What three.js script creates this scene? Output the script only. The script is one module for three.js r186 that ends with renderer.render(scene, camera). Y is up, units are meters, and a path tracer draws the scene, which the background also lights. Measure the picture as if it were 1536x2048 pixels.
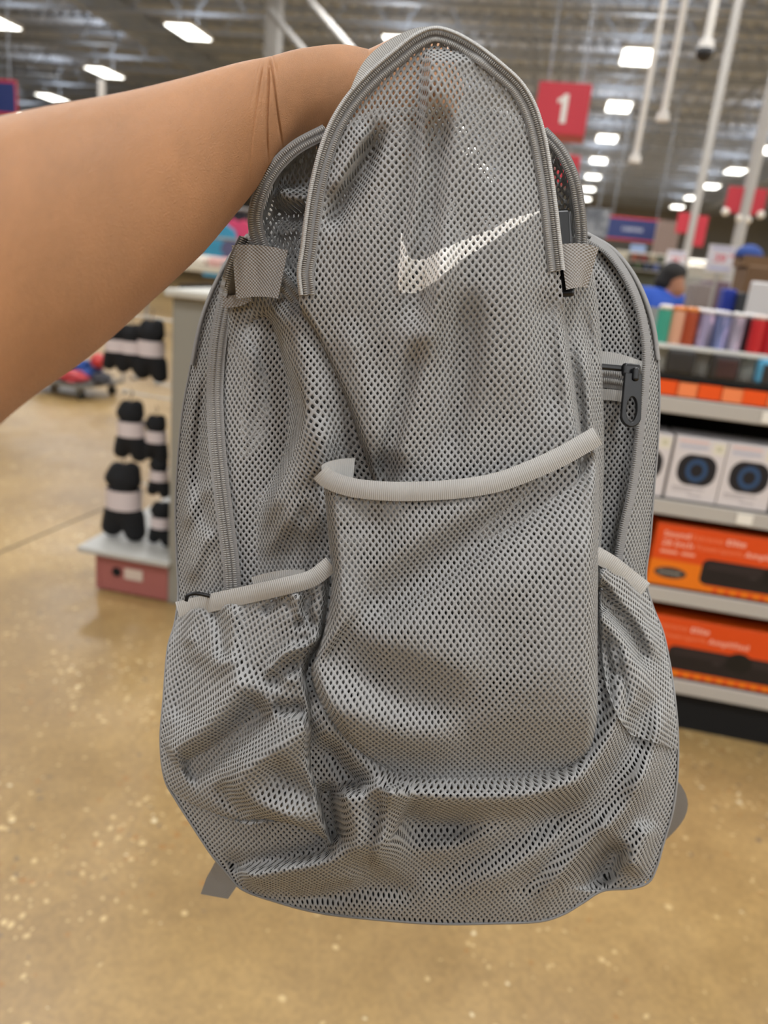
import * as THREE from 'three';
import { RoundedBoxGeometry } from 'three/addons/geometries/RoundedBoxGeometry.js';
import { mergeGeometries } from 'three/addons/utils/BufferGeometryUtils.js';
import { MarchingCubes } from 'three/addons/objects/MarchingCubes.js';
import { RectAreaLightUniformsLib } from 'three/addons/lights/RectAreaLightUniformsLib.js';
RectAreaLightUniformsLib.init();

// ---------------------------------------------------------------- camera, exposure
const F = 1547, CX = 768, CY = 1024, EYE = new THREE.Vector3(0, 1.5, 0);
const V3 = (x, y, z) => new THREE.Vector3(x, y, z);
const aisle = V3((1108 - CX) / F, -(565 - CY) / F, -1).normalize();
const upC = V3(1, -0.105, 0).cross(aisle).normalize();
const rightC = aisle.clone().cross(upC);
const scene = new THREE.Scene();
scene.background = new THREE.Color(0, 0, 0);
const camera = new THREE.PerspectiveCamera(2 * Math.atan(CY / F) * 180 / Math.PI, 0.75, 0.02, 200);
camera.matrixAutoUpdate = true;
{
  const m = new THREE.Matrix4().set(rightC.x, rightC.y, rightC.z, 0, upC.x, upC.y, upC.z, 0, -aisle.x, -aisle.y, -aisle.z, 0, 0, 0, 0, 1);
  camera.position.copy(EYE);
  camera.quaternion.setFromRotationMatrix(m);
}
camera.focus = 0.425;
camera.userData.fStop = 6.4;
const renderer = new THREE.WebGLRenderer({ antialias: true });
renderer.toneMapping = THREE.LinearToneMapping;
renderer.toneMappingExposure = 2.45;
renderer.shadowMap.enabled = true;

const toWorld = (c) => V3(rightC.dot(c), upC.dot(c), -aisle.dot(c)).add(EYE);
// point seen at a measured place of the photograph, at a given distance along the lens axis
const at = (px, py, d) => toWorld(V3((px - CX) / F * d, -(py - CY) / F * d, -d));
const rayDir = (px, py) => at(px, py, 1).sub(EYE);
const onZ = (px, py, z) => { const d = rayDir(px, py); return d.multiplyScalar((z - EYE.z) / d.z).add(EYE); };
const onY = (px, py, y) => { const d = rayDir(px, py); return d.multiplyScalar((y - EYE.y) / d.y).add(EYE); };

// ---------------------------------------------------------------- small tools
let seed = 7;
const rnd = () => { seed = (seed * 1664525 + 1013904223) >>> 0; return seed / 4294967296; };
const clamp = (x, a = 0, b = 1) => Math.min(b, Math.max(a, x));
const lerp = (a, b, t) => a + (b - a) * t;
const sstep = (a, b, x) => { const t = clamp((x - a) / (b - a)); return t * t * (3 - 2 * t); };
function hash(x, y) { let h = (Math.imul(x, 374761393) + Math.imul(y, 668265263)) | 0; h = Math.imul(h ^ (h >>> 13), 1274126177); return ((h ^ (h >>> 16)) >>> 0) / 4294967296; }
function vnoise(x, y, per = 0) {
  const ix = Math.floor(x), iy = Math.floor(y), fx = x - ix, fy = y - iy, w = (n) => per ? ((n % per) + per) % per : n;
  const s = fx * fx * (3 - 2 * fx), t = fy * fy * (3 - 2 * fy);
  return lerp(lerp(hash(w(ix), w(iy)), hash(w(ix + 1), w(iy)), s), lerp(hash(w(ix), w(iy + 1)), hash(w(ix + 1), w(iy + 1)), s), t);
}
function tex(w, h, fn, srgb = false) {      // fn(u, v) -> [r, g, b] or a number, 0 to 1
  const d = new Uint8Array(w * h * 4);
  for (let y = 0; y < h; y++) for (let x = 0; x < w; x++) {
    const c = fn((x + 0.5) / w, (y + 0.5) / h), o = (y * w + x) * 4, n = typeof c === 'number';
    for (let k = 0; k < 3; k++) d[o + k] = 255 * clamp(n ? c : c[k]);
    d[o + 3] = 255;
  }
  const t = new THREE.DataTexture(d, w, h);
  t.wrapS = t.wrapT = THREE.RepeatWrapping; t.magFilter = THREE.LinearFilter; t.minFilter = THREE.LinearMipmapLinearFilter; t.generateMipmaps = true;
  if (srgb) t.colorSpace = THREE.SRGBColorSpace;
  t.needsUpdate = true;
  return t;
}
function canvasTex(w, h, draw) {
  const c = document.createElement('canvas'); c.width = w; c.height = h;
  draw(c.getContext('2d'), w, h);
  const t = new THREE.CanvasTexture(c); t.colorSpace = THREE.SRGBColorSpace; t.magFilter = THREE.LinearFilter;
  return t;
}
const std = (color, roughness = 0.6, more = {}) => new THREE.MeshStandardMaterial({ color, roughness, ...more });
const taken = {};
function numbered(n) { const k = taken[n] = (taken[n] ?? -1) + 1; return k ? `${n}_${String(k).padStart(3, '0')}` : n; }
function shadows(o) { o.traverse((m) => { if (m.isMesh) { m.castShadow = true; m.receiveShadow = true; } }); return o; }
function tag(o, label, category, group, kind) {
  if (label) o.userData.label = label;
  if (category) o.userData.category = category;
  if (group) o.userData.group = group;
  if (kind) o.userData.kind = kind;
  return o;
}
function thing(name, label, category, pos = V3(0, 0, 0), group) {
  const g = new THREE.Group(); g.name = numbered(name); g.position.copy(pos); scene.add(g);
  return tag(g, label, category, group);
}
function part(parent, name, geo, mat, label) {
  const m = new THREE.Mesh(geo, mat); m.name = name; parent.add(m);
  if (label) m.userData.label = label;
  return m;
}
const clean = (g) => { const q = g.index ? g.toNonIndexed() : g; for (const k of Object.keys(q.attributes)) if (!['position', 'normal', 'uv'].includes(k)) q.deleteAttribute(k); return q; };
const merge = (list) => mergeGeometries(list.map(clean));
const box = (w, h, d, x = 0, y = 0, z = 0) => new THREE.BoxGeometry(w, h, d).translate(x, y, z);
const rbox = (w, h, d, r, x = 0, y = 0, z = 0, seg = 2) => new RoundedBoxGeometry(w, h, d, seg, r).translate(x, y, z);
const cyl = (r0, r1, h, n = 16, x = 0, y = 0, z = 0) => new THREE.CylinderGeometry(r0, r1, h, n).translate(x, y, z);
function rod(a, b, r, n = 10) {
  const d = b.clone().sub(a), g = new THREE.CylinderGeometry(r, r, d.length(), n);
  g.applyQuaternion(new THREE.Quaternion().setFromUnitVectors(V3(0, 1, 0), d.clone().normalize()));
  const c = a.clone().add(b).multiplyScalar(0.5);
  return g.translate(c.x, c.y, c.z);
}
function structure(name, geo, mat) {
  const m = new THREE.Mesh(geo, mat); m.name = name; m.userData.kind = 'structure'; scene.add(m); return m;
}

// ---------------------------------------------------------------- the hall
const X0 = -36, X1 = 14, Z0 = -56, Z1 = 24, DECK = 7.3;
const floorMap = (() => {
  const N = 2048, size = 4, d = new Uint8Array(N * N * 4);
  const stones = [];
  for (let k = 0; k < 26000; k++) {
    const x = rnd(), y = rnd(), dens = vnoise(x * 7, y * 7, 7) * 0.65 + vnoise(x * 19 + 3, y * 19, 19) * 0.35;
    if (rnd() > (0.12 + 0.7 * sstep(0.3, 0.72, dens))) continue;
    const t = rnd();
    stones.push([x * N, y * N, (1.5 + rnd() * rnd() * 5.2), rnd() * 3.14, 0.45 + rnd() * 0.5, t]);
  }
  const col = new Float32Array(N * N * 3);
  for (let y = 0; y < N; y++) for (let x = 0; x < N; x++) {
    const u = x / N, v = y / N, n = vnoise(u * 5, v * 5, 5) * 0.5 + vnoise(u * 14 + 9, v * 14, 14) * 0.3 + vnoise(u * 60, v * 60, 60) * 0.2, g = hash(x, y) * 0.07 + vnoise(u * 400, v * 400, 400) * 0.1;
    const k = 0.735 + 0.30 * n + g - 0.08, o = (y * N + x) * 3;
    col[o] = 176 * k; col[o + 1] = (141 + 6 * n) * k; col[o + 2] = (90 + 6 * n) * k;
  }
  for (const [sx, sy, r, a, sq, t] of stones) {
    const R = Math.ceil(r + 1), ca = Math.cos(a), sa = Math.sin(a);
    const c = t < 0.66 ? [206, 179, 130] : t < 0.86 ? [150, 108, 58] : t < 0.95 ? [110, 95, 76] : [226, 210, 175];
    for (let j = -R; j <= R; j++) for (let i = -R; i <= R; i++) {
      const p = (i * ca + j * sa) / r, q = (-i * sa + j * ca) / (r * sq), e = sstep(1.15, 0.75, Math.hypot(p, q)) * 0.85;
      if (e <= 0) continue;
      const o = ((((Math.round(sy) + j) % N + N) % N) * N + ((Math.round(sx) + i) % N + N) % N) * 3;
      for (let k = 0; k < 3; k++) col[o + k] = lerp(col[o + k], c[k], e);
    }
  }
  for (let i = 0; i < N * N; i++) { for (let k = 0; k < 3; k++) d[i * 4 + k] = clamp(col[i * 3 + k], 0, 255); d[i * 4 + 3] = 255; }
  const t = new THREE.DataTexture(d, N, N); t.wrapS = t.wrapT = THREE.RepeatWrapping; t.magFilter = THREE.LinearFilter; t.minFilter = THREE.LinearMipmapLinearFilter; t.generateMipmaps = true; t.colorSpace = THREE.SRGBColorSpace;
  t.repeat.set(1 / size, 1 / size); t.needsUpdate = true;
  return t;
})();
const floorRough = tex(512, 512, (u, v) => 0.27 + 0.2 * (vnoise(u * 9, v * 9, 9) * 0.6 + vnoise(u * 40, v * 40, 40) * 0.4)); floorRough.repeat.set(0.3, 0.3);
const floorMat = new THREE.MeshPhysicalMaterial({ map: floorMap, roughnessMap: floorRough, roughness: 1, specularIntensity: 0.9 });
function metricPlane(w, d, x, z) {       // a slab whose uv are metres
  const g = new THREE.BoxGeometry(w, 0.2, d).translate(x, -0.1, z), p = g.attributes.position, uv = g.attributes.uv;
  for (let i = 0; i < p.count; i++) uv.setXY(i, p.getX(i), p.getZ(i));
  return g;
}
const floor = structure('floor', metricPlane(X1 - X0, Z1 - Z0, (X0 + X1) / 2, (Z0 + Z1) / 2), floorMat);
{
  const joint = std(0x4b4436, 0.7), a = onY(0, 1105, 0), b = onY(200, 1020, 0), dir = b.clone().sub(a).normalize();
  const p0 = a.clone().addScaledVector(dir, -6), p1 = b.clone().addScaledVector(dir, 20), L = p1.distanceTo(p0);
  const g = box(L, 0.002, 0.012); g.rotateY(Math.atan2(-dir.z, dir.x)); const c = p0.add(p1).multiplyScalar(0.5); g.translate(c.x, 0.0006, c.z);
  part(floor, 'joint', g, joint, 'dark joint line cut across the concrete floor');
}
const wallMat = std(0xe4dfd2, 0.8), wallGrey = std(0x8f8c86, 0.85), deckMat = std(0xb9c2d0, 0.75), steel = std(0xa2abb8, 0.6);
const H = DECK + 0.2;
const wallBack = structure('wall_back', box(X1 - X0 + 0.6, 3.6, 0.3, (X0 + X1) / 2, 1.8, Z0 - 0.15), wallMat);
part(wallBack, 'upper_wall', box(X1 - X0 + 0.6, H - 3.6, 0.3, (X0 + X1) / 2, (H + 3.6) / 2, Z0 - 0.15), wallGrey, 'grey upper part of the back wall');
structure('wall_left', box(0.3, H, Z1 - Z0, X0 - 0.15, H / 2, (Z0 + Z1) / 2), wallMat);
structure('wall_right', box(0.3, H, Z1 - Z0, X1 + 0.15, H / 2, (Z0 + Z1) / 2), wallMat);
structure('wall_front', box(X1 - X0 + 0.6, H, 0.3, (X0 + X1) / 2, H / 2, Z1 + 0.15), wallMat);
{
  // corrugated roof deck, its ribs running along the aisle
  const pitch = 0.36, sh = new THREE.Shape(), n = Math.round((X1 - X0) / pitch);
  sh.moveTo(X0, DECK + 0.25);
  for (let i = 0; i < n; i++) { const x = X0 + i * pitch; sh.lineTo(x, DECK); sh.lineTo(x + 0.1, DECK); sh.lineTo(x + 0.15, DECK + 0.07); sh.lineTo(x + 0.31, DECK + 0.07); }
  sh.lineTo(X1, DECK); sh.lineTo(X1, DECK + 0.25);
  const g = new THREE.ExtrudeGeometry(sh, { depth: Z1 - Z0, bevelEnabled: false }).translate(0, 0, Z0);
  const ceiling = structure('ceiling', g, deckMat);
  const bits = [];
  const W = X1 - X0, cx = (X0 + X1) / 2;
  bits.push(box(W, 0.07, 0.13, cx, 0, 0), box(W, 0.07, 0.13, cx, 0.62, 0));
  for (let i = 0; i < 60; i++) { const x = X0 + (i + 0.5) * W / 60, t = i % 2 ? 0.62 : -0.62; bits.push(box(0.035, 0.86, 0.035).rotateZ(t).translate(x, 0.31, 0)); }
  const joist = merge(bits);
  for (let z = Z0 + 1; z < Z1 - 0.5; z += 1.55) { const m = part(ceiling, 'joist', joist, steel); m.position.set(0, 6.62, z); }
  const girder = box(0.22, 0.6, Z1 - Z0, 0, 0, (Z0 + Z1) / 2);
  for (const x of [-30.4, -21.2, -12, 8.4]) { const m = part(ceiling, 'girder', girder, steel); m.position.set(x, 6.92, 0); }
}
{
  const colMat = std(0x8e8b86, 0.6);
  const c = onZ(548, 60, -15);
  const t = thing('steel_column', 'grey steel column rising behind the raised wrist', 'column', V3(c.x, 0, c.z)); t.userData.kind = 'structure';
  part(t, 'shaft', rbox(0.26, 6.6, 0.26, 0.02, 0, 3.3, 0), colMat); part(t, 'base_plate', box(0.42, 0.03, 0.42, 0, 0.015, 0), colMat);
  // diagonal braces by the column
  for (const [a, b, l] of [[[540, 22], [612, 108], 'slanting roof brace to the right of the grey column'], [[618, 0], [705, 100], 'slanting roof brace between grey column and backpack zipper']]) {
    const p = onZ(a[0], a[1], -14.6), q = onZ(b[0], b[1], -14.2);
    const m = new THREE.Mesh(rod(p, q.clone().addScaledVector(q.clone().sub(p), 0.8), 0.06), colMat); m.name = numbered('roof_brace'); scene.add(m); tag(m, l, 'brace'); m.userData.kind = 'structure';
  }
}

// ---------------------------------------------------------------- ceiling lights: 4.9 m by 4.7 m grid
const LAMP_Y = 6.0, glow = new THREE.MeshStandardMaterial({ color: 0xffffff, emissive: new THREE.Color(1, 0.98, 0.9), emissiveIntensity: 2.6, roughness: 0.5 });
const lampHousing = std(0xdedcd6, 0.5), LAMP_POWER = 21;
const housingGeo = merge([rbox(0.66, 0.09, 1.22, 0.02, 0, 0.06, 0)]), diffuserGeo = rbox(0.58, 0.02, 1.12, 0.008, 0, 0.006, 0), cableGeo = [0.45, -0.45].map((z) => cyl(0.008, 0.008, 1.2, 6, 0, 0.7, z));
const addedUplightGeo = rbox(0.5, 0.012, 1.0, 0.004, 0, 0.112, 0), addedUplightGlow = new THREE.MeshStandardMaterial({ color: 0xffffff, emissive: new THREE.Color(1, 0.98, 0.92), emissiveIntensity: 0.6, roughness: 0.5 });
function ceilingLight(x, z, label, group) {
  const t = thing('ceiling_light', label, 'ceiling light', V3(x, LAMP_Y, z), group);
  part(t, 'housing', housingGeo, lampHousing); part(t, 'diffuser', diffuserGeo, glow); for (const g of cableGeo) part(t, 'cable', g, steel);
  const l = new THREE.RectAreaLight(new THREE.Color(0.975, 0.985, 1), LAMP_POWER, 0.58, 1.12);
  l.position.set(0, -0.012, 0); l.rotation.x = -Math.PI / 2; t.add(l);
  part(t, 'added_uplight', addedUplightGeo, addedUplightGlow, 'glowing top strip added to brighten the roof');
  const u = new THREE.RectAreaLight(new THREE.Color(0.975, 0.985, 1), LAMP_POWER * 0.22, 0.5, 1.0);  // upward light added to each lamp to brighten the roof deck
  u.position.set(0, 0.125, 0); u.rotation.x = Math.PI / 2; t.add(u);
}
const gx = (i) => 0.93 + 4.9 * i, gz = (j) => -18.4 - 4.75 * j;
const ordinal = ['nearest', 'second', 'third', 'fourth', 'fifth', 'sixth', 'seventh', 'eighth'];
for (let j = 0; j < 7; j++) ceilingLight(gx(0), gz(j), `${ordinal[j]} glowing panel in the ceiling light row beside the red number sign`, 'ceiling lights in the row by the red number sign');
for (let j = 2; j < 7; j++) ceilingLight(gx(1), gz(j), `${ordinal[j - 2]} glowing panel in the ceiling light row above the red banners`, 'ceiling lights in the row above the red banners');
ceilingLight(gx(-1), gz(0), 'glowing ceiling panel half hidden behind the backpack peak', 'ceiling lights on the left');
ceilingLight(gx(-2), gz(0), 'largest glowing ceiling panel above the forearm', 'ceiling lights on the left');
ceilingLight(gx(-3), gz(0), 'glowing ceiling panel cut by the left edge above the navy sign', 'ceiling lights on the left');
ceilingLight(gx(-3), gz(1), 'glowing ceiling panel above the short white post by the forearm', 'ceiling lights on the left');
ceilingLight(gx(-4), gz(2), 'glowing ceiling panel left of the short white post', 'ceiling lights on the left');
ceilingLight(gx(-5), gz(3), 'small glowing ceiling panel just right of the navy sign', 'ceiling lights on the left');
for (let j = 1; j < 8; j++) ceilingLight(gx(-1), gz(j), 'rectangular glowing ceiling panel hidden behind the backpack', 'ceiling lights behind the backpack');
for (let j = 0; j < 4; j++) ceilingLight(gx(2), gz(j), 'rectangular glowing ceiling panel beyond the right picture edge', 'ceiling lights right of the picture');
for (const j of [-1, -2, -3, -4, -5, -6]) for (const i of [-2, -1, 0, 1, 2]) ceilingLight(gx(i), gz(j), 'rectangular glowing ceiling panel overhead outside the picture', 'ceiling lights overhead');

{
  // long light strip, not seen, added to brighten the lower back wall
  const t = thing('added_wall_light', 'long light strip added to brighten the far cream wall', 'added light', V3(0, 3.75, Z0 + 1.0));
  part(t, 'housing', rbox(26, 0.12, 0.4, 0.02, 0, 0.07, 0), lampHousing); part(t, 'diffuser', rbox(25.8, 0.02, 0.3, 0.005, 0, 0, 0), glow); part(t, 'bracket', box(26, 0.06, 0.85, 0, 0.1, -0.58), lampHousing);
  const l = new THREE.RectAreaLight(new THREE.Color(1, 0.98, 0.93), LAMP_POWER * 0.9, 25.8, 0.3); l.position.set(0, -0.014, 0); l.rotation.x = -Math.PI / 2 + 0.5; t.add(l);
}
// ---------------------------------------------------------------- sculpting by distance fields
function sdfGeometry(bones, res, k, pad = 0.03) {      // bones: [ax,ay,az,ar, bx,by,bz,br]; joined by a smooth minimum
  const lo = V3(9e9, 9e9, 9e9), hi = V3(-9e9, -9e9, -9e9);
  for (const b of bones) for (const o of [0, 4]) { const r = b[o + 3] + pad; lo.min(V3(b[o] - r, b[o + 1] - r, b[o + 2] - r)); hi.max(V3(b[o] + r, b[o + 1] + r, b[o + 2] + r)); }
  const c = lo.clone().add(hi).multiplyScalar(0.5), half = Math.max(hi.x - lo.x, hi.y - lo.y, hi.z - lo.z) / 2;
  const mc = new MarchingCubes(res, std(0xffffff), false, false, 200000);
  mc.isolation = 0;
  const n = res, f = mc.field;
  for (let z = 0; z < n; z++) for (let y = 0; y < n; y++) for (let x = 0; x < n; x++) {
    const px = c.x + (x - n / 2) / (n / 2) * half, py = c.y + (y - n / 2) / (n / 2) * half, pz = c.z + (z - n / 2) / (n / 2) * half;
    let s = 1;
    for (const b of bones) {
      const dx = b[4] - b[0], dy = b[5] - b[1], dz = b[6] - b[2], L = dx * dx + dy * dy + dz * dz;
      const t = L ? clamp(((px - b[0]) * dx + (py - b[1]) * dy + (pz - b[2]) * dz) / L) : 0;
      const d = Math.hypot(px - b[0] - dx * t, py - b[1] - dy * t, pz - b[2] - dz * t) - lerp(b[3], b[7], t);
      const kk = b[8] ?? k, h = clamp(0.5 + 0.5 * (s - d) / kk);
      s = lerp(s, d, h) - kk * h * (1 - h);
    }
    f[z * n * n + y * n + x] = -s;
  }
  mc.update();
  const g = new THREE.BufferGeometry();
  g.setAttribute('position', new THREE.BufferAttribute(mc.positionArray.slice(0, mc.count * 3), 3));
  g.setAttribute('normal', new THREE.BufferAttribute(mc.normalArray.slice(0, mc.count * 3), 3));
  g.setAttribute('uv', new THREE.BufferAttribute(new Float32Array(mc.count * 2), 2));
  const nn = g.attributes.normal; for (let i = 0; i < nn.count; i++) { const v = V3().fromBufferAttribute(nn, i).normalize(); nn.setXYZ(i, v.x, v.y, v.z); }
  return g.scale(half, half, half).translate(c.x, c.y, c.z);
}

// ---------------------------------------------------------------- speaker shelf on the right
const ZS = -2.638;                                   // front of the shelf
const rail = std(0xb9b4ad, 0.45), shelfGrey = std(0xa9a6a0, 0.5), black = std(0x050506, 0.9), darkGrey = std(0x222226, 0.55);
const SHELF_X0 = 0.04, SHELF_X1 = 1.5, SW = SHELF_X1 - SHELF_X0, SX = (SHELF_X0 + SHELF_X1) / 2;
let storeShelf;
const tiers = [0.205, 0.54, 0.852, 1.192];
{
  const t = thing('store_shelf', 'black store shelf unit with grey shelf rails behind the backpack', 'shelf', V3(SX, 0, ZS));
  part(t, 'back_board', box(SW, 1.18, 0.03, 0, 0.59, -0.46), black);
  part(t, 'base', box(SW, 0.15, 0.44, 0, 0.075, -0.24), black, 'black base box standing on the floor');
  for (const x of [-SW / 2 + 0.012, SW / 2 - 0.012]) part(t, 'upright', box(0.024, 1.17, 0.44, x, 0.585, -0.24), black);
  for (const y of tiers) {
    const s = part(t, 'shelf_board', box(SW, 0.02, 0.45, 0, y - 0.01, -0.235), darkGrey);
    part(s, 'price_rail', rbox(SW, 0.052, 0.014, 0.004, 0, y - 0.03, -0.002), rail, 'pale grey price rail');
  }
  storeShelf = t;
  const tagMat = std(0xf0ece2, 0.6);
  for (const y of [1.192, 0.852]) part(t, 'price_tag', box(0.05, 0.036, 0.003, onZ(1540, 820, ZS).x - SX + 0.005, y - 0.03, 0.008), tagMat, 'white price tag');
}
// orange soundbar boxes: flat print on the front
const orangeSide = std(0xd94e0c, 0.5);
const soundbarPrint = canvasTex(1536, 512, (g, w, h) => {
  g.fillStyle = '#e04b06'; g.fillRect(0, 0, w, h);
  g.fillStyle = '#ee7a08'; g.fillRect(0, h * 0.58, w * 0.26, h * 0.42); g.fillRect(0, h * 0.9, w, h * 0.1);
  g.fillStyle = '#e04b06'; for (let i = 0; i < 14; i++) g.fillRect(w * (0.3 + i * 0.052), h * 0.92, w * 0.02, h * 0.08);
  g.fillStyle = '#f6b9a4'; g.textBaseline = 'alphabetic';
  g.font = 'bold 62px sans-serif'; g.fillText('Sound', 50, 96); let x = 50 + g.measureText('Sound').width;
  g.fillStyle = '#f08a66'; g.font = '58px sans-serif'; g.fillText('Extreme', x + 6, 96); x += g.measureText('Extreme').width + 22;
  g.fillStyle = '#f8c6b4'; g.font = 'bold 62px sans-serif'; g.fillText('Elite', x, 96);
  g.fillStyle = '#f6b9a4'; g.fillText('28 Inch', 50, 172); x = 50 + g.measureText('28 Inch').width + 16;
  g.fillStyle = '#f08a66'; g.font = '56px sans-serif'; g.fillText('Powersports', x, 172); x += g.measureText('Powersports').width + 16;
  g.fillStyle = '#f6b9a4'; g.font = 'bold 60px sans-serif'; g.fillText('Amplified', x, 172);
  g.fillStyle = '#f2a488'; g.fillRect(50, 212, 120, 24); g.fillRect(196, 212, 92, 24);
  g.fillStyle = '#151212'; g.beginPath(); g.ellipse(150, 400, 112, 48, 0, 0, 7); g.fill();
  g.strokeStyle = '#8d877e'; g.lineWidth = 4; g.beginPath(); g.ellipse(150, 400, 98, 36, 0, 0, 7); g.stroke();
  g.fillStyle = '#cfc8be'; g.font = 'bold 28px sans-serif'; g.fillText('ECOXGEAR', 74, 410);
  // pictured soundbar
  g.fillStyle = '#1a1315'; g.beginPath(); g.roundRect(352, 236, 1120, 216, 50); g.fill();
  g.fillStyle = '#2a2022'; g.beginPath(); g.roundRect(382, 258, 1060, 60, 26); g.fill();
  g.fillStyle = '#0a0809'; g.beginPath(); g.ellipse(852, 300, 92, 92, 0, 0, 7); g.fill();
  g.fillStyle = '#3a3032'; g.fillRect(680, 330, 50, 16); g.fillRect(1080, 330, 50, 16);
});
const soundbarMat = std(0xffffff, 0.5, { map: soundbarPrint });
function soundbarBox(x0, y, w, label) {
  const t = thing('soundbar_box', label, 'box', V3(x0 + w / 2, y, ZS - 0.014), 'orange soundbar boxes on the shelf');
  part(t, 'carton', rbox(w, 0.222, 0.24, 0.003, 0, 0.111, -0.121), orangeSide);
  part(t, 'printed_face', new THREE.PlaneGeometry(w - 0.004, 0.218).translate(0, 0.111, 0.0004), soundbarMat, 'orange printed front showing a long black soundbar');
}
soundbarBox(onZ(1306, 1100, ZS).x, tiers[1], 0.74, 'orange soundbar box on the shelf below the white speaker boxes');
soundbarBox(onZ(1248, 1240, ZS).x, tiers[0], 0.74, 'orange soundbar box on the bottom shelf beside the backpack');
// white speaker boxes
const speakerPrint = canvasTex(512, 600, (g, w, h) => {
  g.fillStyle = '#d9d2d2'; g.fillRect(0, 0, w, h);
  g.fillStyle = '#dcb9b6'; g.fillRect(30, 16, 300, 24);
  g.fillStyle = '#b9b9c6'; g.fillRect(40, 60, 290, 34); g.fillStyle = '#c8c6ce'; g.fillRect(40, 104, 220, 14);
  g.fillStyle = '#e2dccb'; g.fillRect(380, 20, 120, 110); g.fillStyle = '#c9c4a8'; g.fillRect(410, 50, 60, 44);
  g.fillStyle = '#17151b'; g.beginPath(); g.roundRect(62, 150, 400, 300, 130); g.fill();
  g.strokeStyle = '#2a4a70'; g.lineWidth = 46; g.beginPath(); g.ellipse(262, 302, 88, 88, 0, 0, 7); g.stroke();
  g.fillStyle = '#b4adb0'; g.fillRect(50, 474, 330, 22); g.fillRect(50, 506, 210, 14); g.fillRect(220, 540, 150, 18);
});
const speakerFace = std(0xffffff, 0.55, { map: speakerPrint }), whiteCard = std(0xd6cfcd, 0.6);
for (const [px, l] of [[1339, 'white speaker box cut off by the backpack edge, blue ring print'], [1446, 'white speaker box with a blue ring print, middle of the row'], [1551, 'white speaker box with a blue ring print at the right edge']]) {
  const xr = onZ(px, 930 + (px - 1339) * 0.2, ZS).x, w = 0.163;
  const t = thing('speaker_box', l, 'box', V3(xr - w / 2 - 0.002, tiers[2], ZS - 0.012), 'white speaker boxes on the shelf');
  part(t, 'carton', rbox(w, 0.212, 0.16, 0.003, 0, 0.106, -0.081), whiteCard);
  part(t, 'printed_face', new THREE.PlaneGeometry(w - 0.004, 0.208).translate(0, 0.106, 0.0004), speakerFace, 'printed front with a round black speaker and blue ring');
}
// small speakers in clear cases on orange stands
{
  const orange = std(0xf2560a, 0.5), orangePale = std(0xf98a52, 0.5), clear = new THREE.MeshPhysicalMaterial({ color: 0xffffff, transmission: 1, roughness: 0.08, thickness: 0 });
  const bodies = [[0x1c1c1f, null, 'small black square speaker in a clear case beside the backpack', 1362], [0x232023, 0x3a1418, 'small black speaker with a maroon cone in a clear case', 1450], [0x4aa3cc, 0x1b1b1e, 'small sky blue speaker in a clear case at right', 1541]];
  for (const [c, cone, l, px] of bodies) {
    const p = onZ(px, 745 + (px - 1362) * 0.19, ZS);
    const t = thing('speaker_in_case', l, 'speaker', V3(p.x, tiers[3], ZS - 0.01), 'small speakers in clear cases');
    part(t, 'stand', box(0.074, 0.046, 0.1, -0.037, 0.023, -0.05), orange); part(t, 'stand_flap', box(0.062, 0.044, 0.1, 0.035, 0.022, -0.05), orangePale);
    part(t, 'tray', rbox(0.14, 0.018, 0.1, 0.004, 0, 0.056, -0.05), black);
    part(t, 'speaker_body', rbox(0.088, 0.078, 0.05, 0.014, 0, 0.104, -0.045, 4), std(c, 0.6));
    if (cone !== null) part(t, 'speaker_cone', rbox(0.062, 0.058, 0.006, 0.012, 0.004, 0.1, -0.019, 3), std(cone, 0.7));
    part(t, 'case', merge([box(0.142, 0.08, 0.001, 0, 0.105, -0.002), box(0.001, 0.08, 0.1, 0.0705, 0.105, -0.05), box(0.001, 0.08, 0.1, -0.0705, 0.105, -0.05)]), clear);
  }
  const Y3 = tiers[3];
  part(storeShelf, 'glass_board', rbox(SW, 0.008, 0.3, 0.002, 0, Y3 + 0.151, -0.21), new THREE.MeshPhysicalMaterial({ color: 0xd8e6e2, transmission: 0.7, roughness: 0.1, thickness: 0 }), 'narrow clear shelf holding the coloured tumblers');
  for (const x of [-SW / 2 + 0.01, SW / 2 - 0.01]) part(storeShelf, 'bracket', box(0.02, 0.147, 0.3, x, Y3 + 0.0735, -0.21), shelfGrey);
  part(storeShelf, 'edge_rail', rbox(SW, 0.016, 0.012, 0.003, 0, Y3 + 0.15, -0.056), std(0xd8d8d4, 0.25), 'shiny front edge of the clear shelf');
  part(storeShelf, 'backing', box(SW, 0.145, 0.012, 0, Y3 + 0.073, -0.122), std(0xeae6de, 0.6)); part(storeShelf, 'backing', box(SW, 0.26, 0.012, 0, Y3 + 0.13, -0.37), std(0x8f8c88, 0.6));
}
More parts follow.
